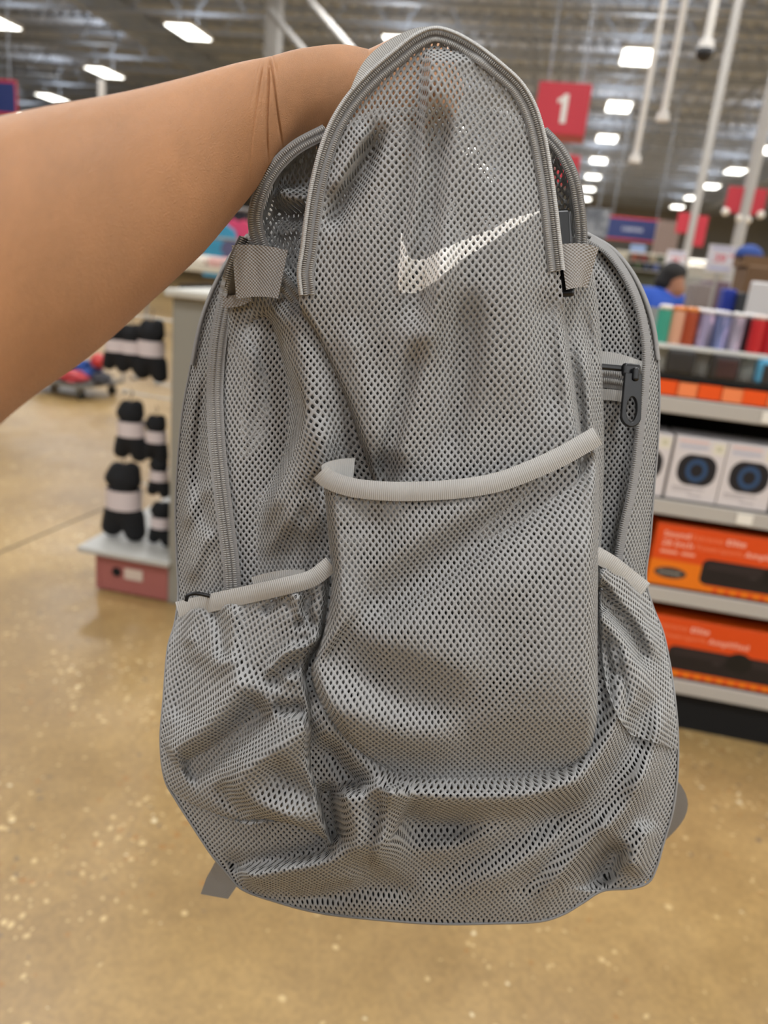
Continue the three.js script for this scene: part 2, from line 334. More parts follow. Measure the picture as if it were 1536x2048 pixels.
{
  const lath = new THREE.LatheGeometry([[0, 0], [0.0215, 0], [0.0235, 0.004], [0.0235, 0.1], [0.021, 0.106], [0.021, 0.108]].map((p) => new THREE.Vector2(...p)), 28);
  const cap = new THREE.LatheGeometry([[0, 0.122], [0.014, 0.122], [0.0225, 0.117], [0.0225, 0.107], [0, 0.107]].map((p) => new THREE.Vector2(...p)), 28);
  const printed = (c, k) => tex(64, 64, (u, v) => { const n = vnoise(u * 9 + k * 7, v * 7 + k), m = vnoise(u * 16, v * 12 + k * 5), t = new THREE.Color(c); t.convertLinearToSRGB(); const f = 0.75 + 0.5 * n, w = m > 0.72 ? 0.25 : 0; return [t.r * f + w, t.g * f + w * 0.7, t.b * f + w * 0.75]; }, true);
  const cols = [['teal', 0x3f9c86, 0xe8ded2, 1325, 0], ['cream and orange', 0xd6a286, 0xe48a3a, 1351, 0], ['brick red', 0xa4472a, 0xd98236, 1376, 0], ['pale violet', 0x8f88a6, 0xdcd8dc, 1408, 1], ['slate blue', 0x6b75a0, 0xcfcdd8, 1438, 1], ['lilac grey', 0x9d96aa, 0xdcdad8, 1467, 1], ['bright red', 0xc2262c, 0xe2d2cc, 1509, 0], ['crimson', 0xb01f2a, 0xdccac4, 1537, 0], ['dark wine', 0x3a1c26, 0xd6d2d0, 1490, 2], ['navy', 0x2c2f44, 0xd6d2d0, 1424, 2], ['black', 0x1d1a20, 0xd8d4d0, 1392, 2]];
  cols.forEach(([n, c, k, px, w], i) => {
    const z = ZS - (w === 2 ? 0.14 : 0.085), x = onZ(px, 655 + (px - 1322) * 0.17, z).x;
    const t = thing('tumbler', w === 2 ? `${n} tumbler standing behind the front row on the clear shelf` : `${n} tumbler in the front row on the clear shelf`, 'tumbler', V3(x, tiers[3] + 0.155, z), 'coloured tumblers on the clear shelf');
    part(t, 'cup', lath, w === 1 ? std(0xffffff, 0.35, { map: printed(c, i) }) : std(c, 0.35)); part(t, 'lid', cap, std(k, 0.3));
  });
}

// ---------------------------------------------------------------- sock display on the left
const ZG = -2.87;
{
  const pL = onZ(334, 1200, ZG).x, top = onZ(330, 592, ZG).y, panelGrey = std(0x8b887e, 0.55), topGrey = std(0xbdbab0, 0.5);
  const t = thing('sock_display', 'grey store display stand with hooks of black socks on its left side', 'display stand', V3(pL, 0, ZG));
  part(t, 'end_panel', rbox(0.5, top, 0.05, 0.006, 0.25, top / 2, -0.03), panelGrey, 'tall grey end panel facing the camera');
  part(t, 'top_cap', rbox(0.54, 0.03, 1.3, 0.008, 0.25, top + 0.016, -0.62), topGrey);
  part(t, 'back_board', box(0.03, top - 0.02, 1.2, 0.04, top / 2, -0.65), std(0x6f6c66, 0.6));
  part(t, 'base_panel', rbox(0.34, 0.16, 0.02, 0.003, -0.17, 0.09, -0.012), std(0x9c5c56, 0.6), 'faded red end board of the base');
  part(t, 'base_panel', box(0.02, 0.16, 1.2, -0.33, 0.09, -0.6), std(0x9c5c56, 0.6));
  part(t, 'hole', cyl(0.022, 0.022, 0.004, 20).rotateX(Math.PI / 2).translate(-0.24, 0.105, 0), black, 'round dark hole in the base');
  part(t, 'sticker', box(0.085, 0.05, 0.002, -0.16, 0.105, 0), std(0xc9b8aa, 0.7), 'pale sticker on the base');
  part(t, 'base_deck', rbox(0.43, 0.026, 1.25, 0.006, -0.2, 0.19, -0.6), std(0xb4b2ac, 0.4), 'pale grey deck over the base');
  const peg = merge([rod(V3(0, 0, 0), V3(-0.31, 0.012, 0), 0.004, 8), cyl(0.011, 0.011, 0.012, 12).rotateZ(Math.PI / 2).translate(-0.315, 0.012, 0), box(0.012, 0.05, 0.03, 0.0, 0, 0)]);
  const chrome = std(0xb9b6ad, 0.3, { metalness: 0.5 });
  const rowsY = [[onZ(325, 795, ZG - 0.2).y, 3], [onZ(325, 972, ZG - 0.2).y, 3]];
  for (const [y, k] of rowsY) for (let i = 0; i < k; i++) part(t, 'peg', peg, chrome).position.set(0.025, y, -0.16 - i * 0.28);
  part(t, 'peg', peg, chrome).position.set(0.025, onZ(325, 640, ZG - 0.2).y, -0.16);
  part(t, 'sign_holder', merge([box(0.1, 0.11, 0.004, 0.0, 0, 0), box(0.1, 0.004, 0.05, 0, -0.055, -0.02)]).translate(0.12, top + 0.088, -0.3), new THREE.MeshPhysicalMaterial({ color: 0xdfe6ea, transmission: 0.8, roughness: 0.15, thickness: 0 }), 'clear plastic sign holder');
  // sock bundles: toe and leg folded in a paper band
  const sockMat = std(0x0b0c10, 0.9), bandMat = std(0xcfc3c3, 0.7);
  const bundle = (s) => {
    const bones = [[0, -0.03, 0, 0.032, 0, 0.05, 0, 0.03], [-0.02, -0.05, 0, 0.03, -0.03, -0.085, 0, 0.026], [0.02, -0.05, 0, 0.03, 0.028, -0.09, 0.0, 0.026], [-0.025, 0.05, 0, 0.022, -0.015, 0.075, 0, 0.02], [0.02, 0.05, 0, 0.022, 0.02, 0.08, 0, 0.02]];
    return sdfGeometry(bones, 36, 0.012, 0.012);
  };
  const sockGeo = bundle(), bandGeo = new THREE.CylinderGeometry(0.041, 0.041, 0.052, 24, 1, true).scale(1.02, 1, 0.92);
  const bandSide = bandMat; bandSide.side = THREE.DoubleSide;
  const hookGeo = tube0([[0, 0.08, 0], [0, 0.105, 0], [0.006, 0.122, 0], [0.0, 0.132, 0]], 0.0016);
  const socks = [[232, 690, 1, 'black sock pack on the top hook, leftmost of three'], [263, 694, 1.0, 'black sock pack on the top hook, middle of three'], [303, 696, 1.25, 'black sock pack on the top hook next to the grey panel'], [262, 856, 1.3, 'black sock pack hanging alone on the second hook'], [312, 872, 1.0, 'smaller black sock pack tucked against the panel, second hook'], [248, 1008, 1.75, 'largest black sock pack standing on the pale deck'], [322, 1040, 1.0, 'small black sock pack on the deck against the panel'], [318, 950, 0.9, 'black sock pack hanging from the third hook against the panel']];
  for (const [px, py, s, l] of socks) {
    const p = onZ(px, py, ZG - 0.15); if (l.includes('deck')) p.y = 0.204 + 0.111 * s;
    const o = thing('sock_pack', l, 'socks', p, 'black sock packs on the display');
    o.scale.set(s * 1.1, s * 0.97, s);
    part(o, 'socks', sockGeo, sockMat); part(o, 'paper_band', bandGeo, bandSide, 'white paper band');
    part(o, 'hook', hookGeo, blackHook());
  }
}
function tube0(pts, r) { return new THREE.TubeGeometry(new THREE.CatmullRomCurve3(pts.map((p) => V3(...p))), 16, r, 6, false); }
function blackHook() { return blackHook.m ??= std(0x101014, 0.5); }

// ---------------------------------------------------------------- flat cart with bagged goods
{
  const c = onY(150, 790, 0), grey = std(0x6b675e, 0.6), rub = std(0x161512, 0.7);
  const t = thing('platform_cart', 'low grey platform cart on black casters behind the elbow', 'cart', V3(c.x - 0.15, 0, c.z - 0.1));
  t.rotation.y = -0.15;
  part(t, 'deck', rbox(0.86, 0.035, 0.56, 0.01, 0, 0.13, 0), grey);
  for (const [x, z] of [[-0.36, 0.22], [0.36, 0.22], [-0.36, -0.22], [0.36, -0.22]]) { const w = part(t, 'caster', cyl(0.045, 0.045, 0.03, 18).rotateX(Math.PI / 2).translate(x, 0.045, z), rub); part(w, 'fork', box(0.04, 0.07, 0.05, x, 0.085, z), grey); }
  const lump = (k) => { const g = new THREE.IcosahedronGeometry(1, 5), p = g.attributes.position; for (let i = 0; i < p.count; i++) { const v = V3().fromBufferAttribute(p, i), n = 1 + 0.16 * Math.sin(v.x * 5 + k) * Math.sin(v.y * 6 + k * 2) + 0.1 * Math.sin(v.z * 9 + k * 3 + v.x * 4); v.multiplyScalar(n); p.setXYZ(i, v.x, Math.max(v.y, -0.7), v.z); } g.computeVertexNormals(); return g; };
  const goods = [[146, 742, 0.17, 0.12, 0x1f4fa0, 'blue shiny bag on top of the cart pile', 0], [180, 756, 0.13, 0.09, 0x27406e, 'dark blue bag in the middle of the cart', -0.12], [112, 752, 0.1, 0.08, 0x2b57a8, 'blue bag half hidden by the arm', -0.16], [98, 766, 0.1, 0.075, 0xb02a34, 'red bag at the left end of the cart', 0.14], [146, 774, 0.15, 0.065, 0xb3323a, 'long red bag lying on the cart front', 0.2], [197, 722, 0.075, 0.075, 0xc23a38, 'round red ball on top of the cart', 0.02], [136, 722, 0.06, 0.05, 0xb9c4d8, 'pale silver bag glinting on the blue pile', 0.1], [204, 764, 0.09, 0.06, 0x33343c, 'dark bag at the right end of the cart', 0.1]];
  goods.forEach(([px, py, rx, ry, col, l, dz], i) => {
    const p = onZ(px, py, c.z - 0.1 + dz); p.y = Math.max(p.y, 0.15 + 0.72 * ry);
    const m = new THREE.Mesh(i === 5 ? new THREE.SphereGeometry(1, 32, 20) : lump(i), std(col, 0.35)); m.name = numbered(i === 5 ? 'ball' : 'goods_bag'); m.position.copy(p); m.scale.set(rx, ry, 0.09); if (i === 5) m.scale.set(0.075, 0.075, 0.075); scene.add(m); tag(m, l, i === 5 ? 'ball' : 'bag', 'goods on the cart');
  });
}

// ---------------------------------------------------------------- clothing far left, seen between arm and bag
{
  const t = thing('garment_rack', 'dark clothing rack seen between the forearm and the backpack', 'rack', onY(452, 700, 0).setZ(-8.2));
  const bx = onZ(450, 470, -8.2); t.position.set(bx.x, 0, -8.2);
  const dark = std(0x24252c, 0.8), metal = std(0x8d8a86, 0.4);
  part(t, 'rail', rod(V3(-0.9, 1.9, 0), V3(0.9, 1.9, 0), 0.018), metal); for (const x of [-0.9, 0.9]) { part(t, 'post', rod(V3(x, 0, 0), V3(x, 1.9, 0), 0.018), metal); part(t, 'foot', rod(V3(x, 0.02, -0.3), V3(x, 0.02, 0.3), 0.018), metal); }
  { const r = onZ(462, 482, -7.7); part(t, 'rail', rod(V3(-0.9, r.y + 0.012, 0.515), V3(0.9, r.y + 0.012, 0.515), 0.014), metal); for (const x of [-0.9, 0.9]) part(t, 'post', rod(V3(x, 0, 0.515), V3(x, r.y + 0.012, 0.515), 0.014), metal); }
  const shirt = () => { const s = new THREE.Shape(); s.moveTo(-0.1, 0); s.lineTo(-0.24, -0.08); s.lineTo(-0.3, -0.3); s.lineTo(-0.22, -0.33); s.lineTo(-0.2, -0.2); s.lineTo(-0.2, -0.72); s.lineTo(0.2, -0.72); s.lineTo(0.2, -0.2); s.lineTo(0.22, -0.33); s.lineTo(0.3, -0.3); s.lineTo(0.24, -0.08); s.lineTo(0.1, 0); s.quadraticCurveTo(0, -0.07, -0.1, 0); return new THREE.ExtrudeGeometry(s, { depth: 0.03, bevelEnabled: true, bevelSize: 0.012, bevelThickness: 0.012, bevelSegments: 2 }); };
  const g = shirt();
  for (const [px, py, dz, col, s, l] of [[438, 448, 0.3, 0x3f94b8, 0.72, 'turquoise shirt hanging between the forearm and the backpack'], [478, 440, 0.2, 0xd8486f, 0.62, 'bright pink shirt hanging against the backpack edge'], [462, 482, 0.5, 0x5a5878, 0.35, 'small slate purple garment below the pink shirt'], [452, 405, -0.05, 0x24252c, 0.9, 'black shirt hanging above the turquoise one']]) {
    const p = onZ(px, py, -8.2 + dz), m = new THREE.Mesh(g, std(col, 0.8)); m.name = numbered('hanging_shirt'); m.position.copy(p); m.scale.setScalar(s); scene.add(m); tag(m, l, 'shirt', 'shirts on the far rack');
  }
  const q = onZ(440, 540, -5.6), tb = thing('clothing_table', 'dark display table with a pale top behind the sock display', 'table', V3(q.x, 0, -5.6));
  part(tb, 'table_top', rbox(0.66, 0.04, 0.6, 0.008, 0.1, q.y, 0), std(0xc9c0ac, 0.6)); part(tb, 'skirt', box(0.6, q.y - 0.14, 0.5, 0.1, q.y / 2 - 0.05, 0), std(0x16161a, 0.8));
  for (const [dx, col, l] of [[-0.21, 0xe0d8ca, 'folded cream shirts on the far table, left pile'], [0.0, 0xd2a6a0, 'folded pale pink shirts on the far table'], [0.21, 0xd9d4c6, 'folded white shirts on the far table, right pile']]) { const m = new THREE.Mesh(rbox(0.18, 0.07, 0.3, 0.025, q.x + 0.1 + dx, q.y + 0.056, -5.5, 3), std(col, 0.8)); m.name = numbered('folded_shirts'); scene.add(m); tag(m, l, 'shirts', 'folded shirts on the table'); }
}

// ---------------------------------------------------------------- hanging signs, drops and poles
const signRed = std(0xc2303f, 0.5), signNavy = std(0x23305f, 0.5), white = std(0xe6e3de, 0.5), poleMat = std(0xb5b2ae, 0.4);
function textPlane(w, h, str, color, bg, size, font = 'bold') {
  const W = 512, Hh = Math.round(512 * h / w);
  const map = canvasTex(W, Hh, (g) => { g.fillStyle = bg; g.fillRect(0, 0, W, Hh); g.fillStyle = color; g.font = `${font} ${size * Hh}px sans-serif`; g.textAlign = 'center'; g.textBaseline = 'middle'; g.fillText(str, W / 2, Hh * 0.52); });
  return [new THREE.PlaneGeometry(w, h), std(0xffffff, 0.5, { map })];
}
{
  const z = -7.5, a = onZ(1080, 156, z), b = onZ(1187, 160, z), c = onZ(1128, 270, z), w = b.x - a.x, h = a.y - c.y - 0.02;
  const t = thing('number_sign', 'hanging red square sign with a white number 1', 'sign', V3((a.x + b.x) / 2, c.y, z));
  part(t, 'box', rbox(w, h, w * 0.9, 0.01, 0, h / 2, -w * 0.45), signRed);
  part(t, 'digit', digitOne(h * 0.56).translate(0, h * 0.22, 0.002), white, 'white number 1');
  part(t, 'cable', rod(V3(-w * 0.35, h, -w * 0.45), V3(-w * 0.35, 7.29 - c.y, -w * 0.45), 0.006, 6), steel); part(t, 'cable', rod(V3(w * 0.35, h, -w * 0.45), V3(w * 0.35, 7.29 - c.y, -w * 0.45), 0.006, 6), steel);
  // a second red sign further along
  const p = onZ(1140, 345, -14), q = thing('lane_sign', 'small red hanging sign peeking past the right flap edge', 'sign', V3(p.x - 0.05, p.y - 0.2, -14));
  part(q, 'box', rbox(0.36, 0.44, 0.3, 0.01, 0, 0.22, 0), signRed); part(q, 'cable', rod(V3(0, 0.44, 0), V3(0, 7.29 - p.y + 0.2, 0), 0.008, 6), steel);
}
function digitOne(h) { const s = new THREE.Shape(), k = h; s.moveTo(-0.02 * k, 0); s.lineTo(0.19 * k, 0); s.lineTo(0.19 * k, k); s.lineTo(0.02 * k, k); s.quadraticCurveTo(-0.05 * k, 0.86 * k, -0.2 * k, 0.82 * k); s.lineTo(-0.2 * k, 0.68 * k); s.lineTo(-0.02 * k, 0.72 * k); s.lineTo(-0.02 * k, 0); return new THREE.ExtrudeGeometry(s, { depth: 0.004, bevelEnabled: false }); }
function vertical(px, py, z, pyTop) { const a = onZ(px, py, z); return a; }
{
  // camera and power drops from the roof
  for (const [px, py, z, r, l, cam] of [[1270, 318, -9, 0.028, 'white hanging drop pole nearest the red number sign', 0], [1326, 234, -8, 0.028, 'white hanging drop pole in the middle of the three', 0], [1412, 92, -6.5, 0.028, 'white hanging pole with a dome camera at the top right', 1]]) {
    const p = onZ(px, py, z), t = thing('drop_pole', l, 'pole', p);
    part(t, 'tube', rod(V3(0, 0, 0), V3(0, 7.29 - p.y, 0), r, 12), white); part(t, 'socket', cyl(0.05, 0.06, 0.07, 16, 0, 0, 0), white);
    if (cam) part(t, 'dome', new THREE.SphereGeometry(0.062, 20, 12).translate(0, -0.04, 0), std(0x2b2c30, 0.2), 'dark glass camera dome');
  }
  // poles at the tills, each with two red banners
  const till = (px, py, z, r, flags, l) => {
    const p = onZ(px, py, z), t = thing('till_pole', l, 'pole', V3(p.x, 0, z));
    part(t, 'post', rod(V3(0, 0, 0), V3(0, 7.26, 0), r, 14), poleMat); part(t, 'foot', cyl(0.16, 0.18, 0.03, 20, 0, 0.015, 0), poleMat);
    for (const [x0, y0, x1, y1] of flags) { const a = onZ(x0, y0, z), b = onZ(x1, y1, z); part(t, 'banner', rbox(Math.abs(b.x - a.x), a.y - b.y, 0.03, 0.006, (a.x + b.x) / 2 - p.x, (a.y + b.y) / 2, 0), signRed, 'red banner'); part(t, 'arm', rod(V3(0, a.y - 0.05, 0), V3((a.x + b.x) / 2 - p.x, a.y - 0.05, 0), 0.012, 6), poleMat); }
    return t;
  };
  till(1390, 425, -11, 0.05, [[1358, 424, 1380, 468], [1385, 430, 1405, 494]], 'pale till pole with two narrow red banners, nearer the navy sign');
  const tp = till(1484, 446, -8, 0.05, [[1458, 372, 1486, 428], [1502, 376, 1524, 432]], 'pale till pole with two red banners at the right edge');
  const bulb = std(0xf4efe4, 0.2);
  for (const [px, py] of [[1450, 424], [1478, 437], [1494, 440], [1520, 430]]) { const b = onZ(px, py, -8); part(tp, 'bulb', new THREE.SphereGeometry(0.035, 14, 10).translate(b.x - tp.position.x, b.y, 0.02), bulb, 'small white globe'); }
  const s = thing('white_post', 'short white post standing up behind the forearm', 'post', (() => { const p = onZ(203, 160, -14); return V3(p.x, 0, -14); })());
  const y1 = onZ(203, 160, -14).y; part(s, 'post', rbox(0.09, y1, 0.09, 0.01, 0, y1 / 2, 0), white); part(s, 'foot', box(0.2, 0.02, 0.2, 0, 0.01, 0), white);
}
{
  // navy department signs
  const sign = (x0, y0, x1, y1, z, txt, l, cat) => {
    const a = onZ(x0, y0, z), b = onZ(x1, y1, z), w = b.x - a.x, h = a.y - b.y, t = thing('department_sign', l, 'sign', V3((a.x + b.x) / 2, b.y, z));
    part(t, 'board', rbox(w, h, 0.06, 0.01, 0, h / 2, -0.032), signRed, 'red rim'); 
    const [g, m] = textPlane(w, h * 0.84, txt, '#c9cbd6', '#28356a', 0.24); part(t, 'printed_face', g.translate(0, h / 2, 0.001), m, 'navy face with white lettering');
    for (const x of [-w * 0.4, w * 0.4]) part(t, 'cable', rod(V3(x, h, -0.03), V3(x, 7.29 - b.y, -0.03), 0.008, 6), steel);
  };
  sign(1214, 430, 1316, 487, -20, 'CAMPING', 'navy hanging sign with white lettering and red rim, right of the backpack');
  sign(-90, 152, 32, 232, -12, 'SHOES', 'navy hanging sign with red rim cut by the left edge');
  const a = onZ(1172, 415, -17), b = onZ(1212, 478, -17), t = thing('photo_banner', 'grey photo banner between the backpack and the navy sign', 'banner', V3((a.x + b.x) / 2, b.y, -17));
  const print = tex(64, 64, (u, v) => { const n = vnoise(u * 6, v * 6) * 0.6 + vnoise(u * 18, v * 18) * 0.4; return [0.28 + 0.4 * n, 0.3 + 0.4 * n, 0.34 + 0.38 * n]; }, true);
  part(t, 'cloth', rbox(b.x - a.x, a.y - b.y, 0.04, 0.006, 0, (a.y - b.y) / 2, 0), std(0xffffff, 0.6, { map: print })); part(t, 'cable', rod(V3(0, a.y - b.y, 0), V3(0, 7.29 - b.y, 0), 0.01, 6), steel);
}
{
  // price signs on stems
  const price = (x0, y0, x1, y1, z, big, l) => {
    const a = onZ(x0, y0, z), b = onZ(x1, y1, z), w = b.x - a.x, h = a.y - b.y, t = thing('price_sign', l, 'sign', V3((a.x + b.x) / 2, 0, z));
    const W = 256, Hh = Math.round(256 * h / w);
    const map = canvasTex(W, Hh, (g) => { g.fillStyle = '#dcd6da'; g.fillRect(0, 0, W, Hh); g.fillStyle = '#b7b4cc'; g.fillRect(W * 0.1, Hh * 0.05, W * 0.8, Hh * 0.12); g.fillStyle = '#d8404e'; g.font = `bold ${Hh * 0.4}px sans-serif`; g.textAlign = 'center'; g.textBaseline = 'middle'; g.fillText(big, W * 0.46, Hh * 0.48); g.font = `bold ${Hh * 0.16}px sans-serif`; g.fillText('99', W * 0.86, Hh * 0.36); g.fillStyle = '#b9bede'; g.fillRect(W * 0.12, Hh * 0.8, W * 0.76, Hh * 0.1); });
    part(t, 'card', box(w, h, 0.006, 0, b.y + h / 2, 0), white); part(t, 'printed_face', new THREE.PlaneGeometry(w * 0.98, h * 0.98).translate(0, b.y + h / 2, 0.0036), std(0xffffff, 0.5, { map }), 'white price print with red figures');
    part(t, 'stem', rod(V3(0, 0, -0.008), V3(0, b.y + h, -0.008), 0.008, 8), poleMat); part(t, 'foot', cyl(0.1, 0.11, 0.02, 18, 0, 0.01, -0.008), poleMat);
  };
  price(1336, 499, 1367, 541, -7.0, '19', 'smaller white price sign with red figures above the dark-haired person');
  price(1420, 488, 1463, 548, -4.6, '39', 'larger white price sign with red figures right of the person');
}
{
  // goods beyond the shelf: cartons, counters and coloured stock at the tills
  const slab = (name, x0, y0, x1, y1, z, dep, col, l, cat, toFloor = true) => {
    const a = onZ(x0, y0, z), b = onZ(x1, y1, z), lowY = toFloor ? 0 : b.y, w = b.x - a.x, h = a.y - lowY;
    const t = thing(name, l, cat, V3((a.x + b.x) / 2, lowY, z));
    part(t, 'body', rbox(w, h, dep, Math.min(0.01, w / 6), 0, h / 2, -dep / 2), std(col, 0.6));
    return t;
  };
  const c = slab('cardboard_display', 1498, 530, 1600, 590, -4.2, 0.3, 0x6f5236, 'brown cardboard display at the right edge above the tumblers', 'display');
  part(c, 'header', box(0.3, 0.05, 0.26, 0, onZ(1500, 530, -4.2).y + 0.02, -0.15), std(0x7a5c3e, 0.7));
  const cap = onZ(1497, 520, -4.3); { const m = new THREE.Mesh(new THREE.SphereGeometry(0.06, 24, 12, 0, 6.3, 0, 1.7).scale(1.1, 0.9, 1.2).translate(cap.x, cap.y + 0.02, -4.32), std(0x1c3f86, 0.7)); m.name = 'baseball_hat'; scene.add(m); tag(m, 'blue cap lying on top of the brown cardboard display', 'cap'); }
  slab('paper_notice', 1504, 562, 1560, 622, -3.6, 0.02, 0xd9d5d4, 'white paper notice standing in front of the brown display', 'notice');
  slab('blue_stand', 1451, 577, 1466, 622, -4.0, 0.12, 0x17339a, 'narrow deep blue stand below the larger price sign', 'stand');
  slab('dark_stock_bin', 1484, 585, 1506, 625, -3.9, 0.25, 0x2c2f33, 'dark grey bin between blue stand and white notice', 'bin');
  slab('stock_stack', 1392, 566, 1418, 612, -5.0, 0.3, 0x8a7f7c, 'greyish pink stack of goods right of the person', 'goods');
  slab('stock_stack', 1418, 560, 1452, 612, -5.2, 0.3, 0x6a5560, 'dusky plum stack of goods under the larger price sign', 'goods');
  slab('stock_stack', 1370, 552, 1394, 610, -7.4, 0.3, 0x8f8d85, 'grey stack of goods just right of the person', 'goods');
  slab('till_counter', 1230, 500, 1330, 560, -9.5, 0.6, 0xc9c2b0, 'cream till counter under the navy sign', 'counter');
  slab('till_counter', 1385, 530, 1500, 570, -9, 0.6, 0xb7b2a6, 'grey-cream till counter behind the price signs', 'counter');
  const sh = slab('stock_shelf', 1262, 505, 1322, 560, -8.4, 0.4, 0x55584a, 'olive and brown stock shelf left of the person', 'shelf');
  const bcol = [0x8a4a36, 0x3d4a2c, 0x7f3a34, 0x2f3b52, 0x9c8f78, 0x4d5a86];
  for (const r of [0, 1]) { const p = onZ(1290, 517 + r * 16, -8.38); part(sh, 'ledge', box(0.34, 0.01, 0.12, 0, p.y - 0.04, 0.06), shelfGrey); }
  for (let i = 0; i < 6; i++) { const p = onZ(1290, 517 + (i % 2) * 16, -8.38); p.x = onZ(1268 + i * 9, 517, -8.38).x; const m = new THREE.Mesh(rbox(0.06, 0.07, 0.1, 0.008, p.x, p.y, -8.33), std(bcol[i], 0.6)); m.name = numbered('stock_box'); scene.add(m); tag(m, `${['rust brown', 'dark green', 'brick red', 'navy', 'tan', 'blue'][i]} little stock box on the olive shelf`, 'box', 'little boxes on the olive shelf'); }
  slab('light_panel_board', 1262, 488, 1290, 506, -12, 0.05, 0x8fa6cf, 'pale blue poster board under the navy sign', 'board');
  slab('merchandise_wall', 1318, 440, 1352, 500, -19, 0.3, 0x8d7a72, 'brownish picture panel right of the navy sign', 'panel');
}
{
  // a person in a blue shirt at the tills, leaning to the right
  const z = -6.2, hd = onZ(1346, 566, z), H0 = hd.y, b = [], x = 0;
  const B2 = (a, ra, c, rc, k) => b.push([a[0], a[1], a[2], ra, c[0], c[1], c[2], rc, k]);
  const k = H0 - 1.57;
  const J = { neck: [-0.07, 1.46 + k, -0.03], chest: [-0.14, 1.34 + k, 0], waist: [-0.16, 1.08 + k, 0], hip: [-0.16, 0.96 + k, 0] };
  const torso = [], skinB = [];
  torso.push([...J.chest, 0.15, ...J.waist, 0.13, 0.05], [...J.waist, 0.13, ...J.hip, 0.14, 0.05], [-0.29, 1.45 + k, 0, 0.07, 0.03, 1.44 + k, 0, 0.066, 0.06], [-0.31, 1.44 + k, 0, 0.066, -0.4, 1.14 + k, 0.03, 0.05, 0.03], [0.06, 1.44 + k, 0, 0.064, 0.13, 1.16 + k, 0.06, 0.049, 0.03]);
  const legs = [[-0.25, 0.94 + k, 0, 0.09, -0.25, 0.5, 0.01, 0.065, 0.03], [-0.25, 0.5, 0.01, 0.065, -0.25, 0.09, -0.02, 0.045, 0.02], [-0.08, 0.94 + k, 0, 0.09, -0.07, 0.5, 0.01, 0.065, 0.03], [-0.07, 0.5, 0.01, 0.065, -0.06, 0.09, -0.02, 0.045, 0.02], [-0.25, 0.05, 0, 0.045, -0.25, 0.045, 0.14, 0.04, 0.02], [-0.06, 0.05, 0, 0.045, -0.05, 0.045, 0.14, 0.04, 0.02]];
  skinB.push([...J.neck, 0.055, 0.0, 1.53 + k, 0.01, 0.05, 0.02], [0.0, 1.58 + k, 0, 0.078, 0.012, 1.53 + k, 0.02, 0.064, 0.03], [0.07, 1.545 + k, 0.03, 0.014, 0.085, 1.535 + k, 0.035, 0.012, 0.012], [-0.4, 1.14 + k, 0.03, 0.038, -0.33, 0.98 + k, 0.16, 0.03, 0.02], [0.13, 1.16 + k, 0.06, 0.038, 0.2, 1.04 + k, 0.2, 0.03, 0.02], [-0.33, 0.98 + k, 0.16, 0.034, -0.3, 0.96 + k, 0.22, 0.026, 0.02], [0.2, 1.04 + k, 0.2, 0.034, 0.24, 1.04 + k, 0.26, 0.026, 0.02]);
  for (const [hx, hy, hz] of [[-0.3, 0.96 + k, 0.22], [0.24, 1.04 + k, 0.26]]) { for (let i = 0; i < 4; i++) skinB.push([hx - 0.02 + i * 0.014, hy, hz, 0.008, hx - 0.018 + i * 0.014, hy - 0.03, hz + 0.05 - Math.abs(i - 1.5) * 0.006, 0.0065, 0.004]); skinB.push([hx - 0.02, hy, hz - 0.02, 0.01, hx - 0.045, hy - 0.02, hz + 0.02, 0.008, 0.004]); }
  const hair = [[-0.015, 1.62 + k, -0.02, 0.09, -0.035, 1.57 + k, -0.035, 0.085, 0.03], [0.03, 1.645 + k, 0.0, 0.06, -0.02, 1.65 + k, 0, 0.07, 0.02]];
  const t = thing('person', 'dark-haired person in a bright blue shirt standing at the tills', 'person', V3(hd.x, 0, z));
  t.rotation.y = 0.5;
  part(t, 'body', sdfGeometry([...torso, ...legs, ...skinB], 110, 0.03, 0.03), std(0x9a6a50, 0.6));
  part(t, 'shirt', sdfGeometry(torso.map((q) => { const w = q.slice(); w[3] += 0.008; w[7] += 0.008; return w; }), 60, 0.04, 0.03), std(0x1b49a8, 0.75), 'bright blue shirt');
  part(t, 'trousers', sdfGeometry(legs.slice(0, 4).map((q) => { const w = q.slice(); w[3] += 0.008; w[7] += 0.012; return w; }), 60, 0.03, 0.03), std(0x2b2a2e, 0.85), 'dark trousers');
  part(t, 'hair', sdfGeometry(hair, 40, 0.03, 0.03), std(0x14110f, 0.7), 'short black hair');
}


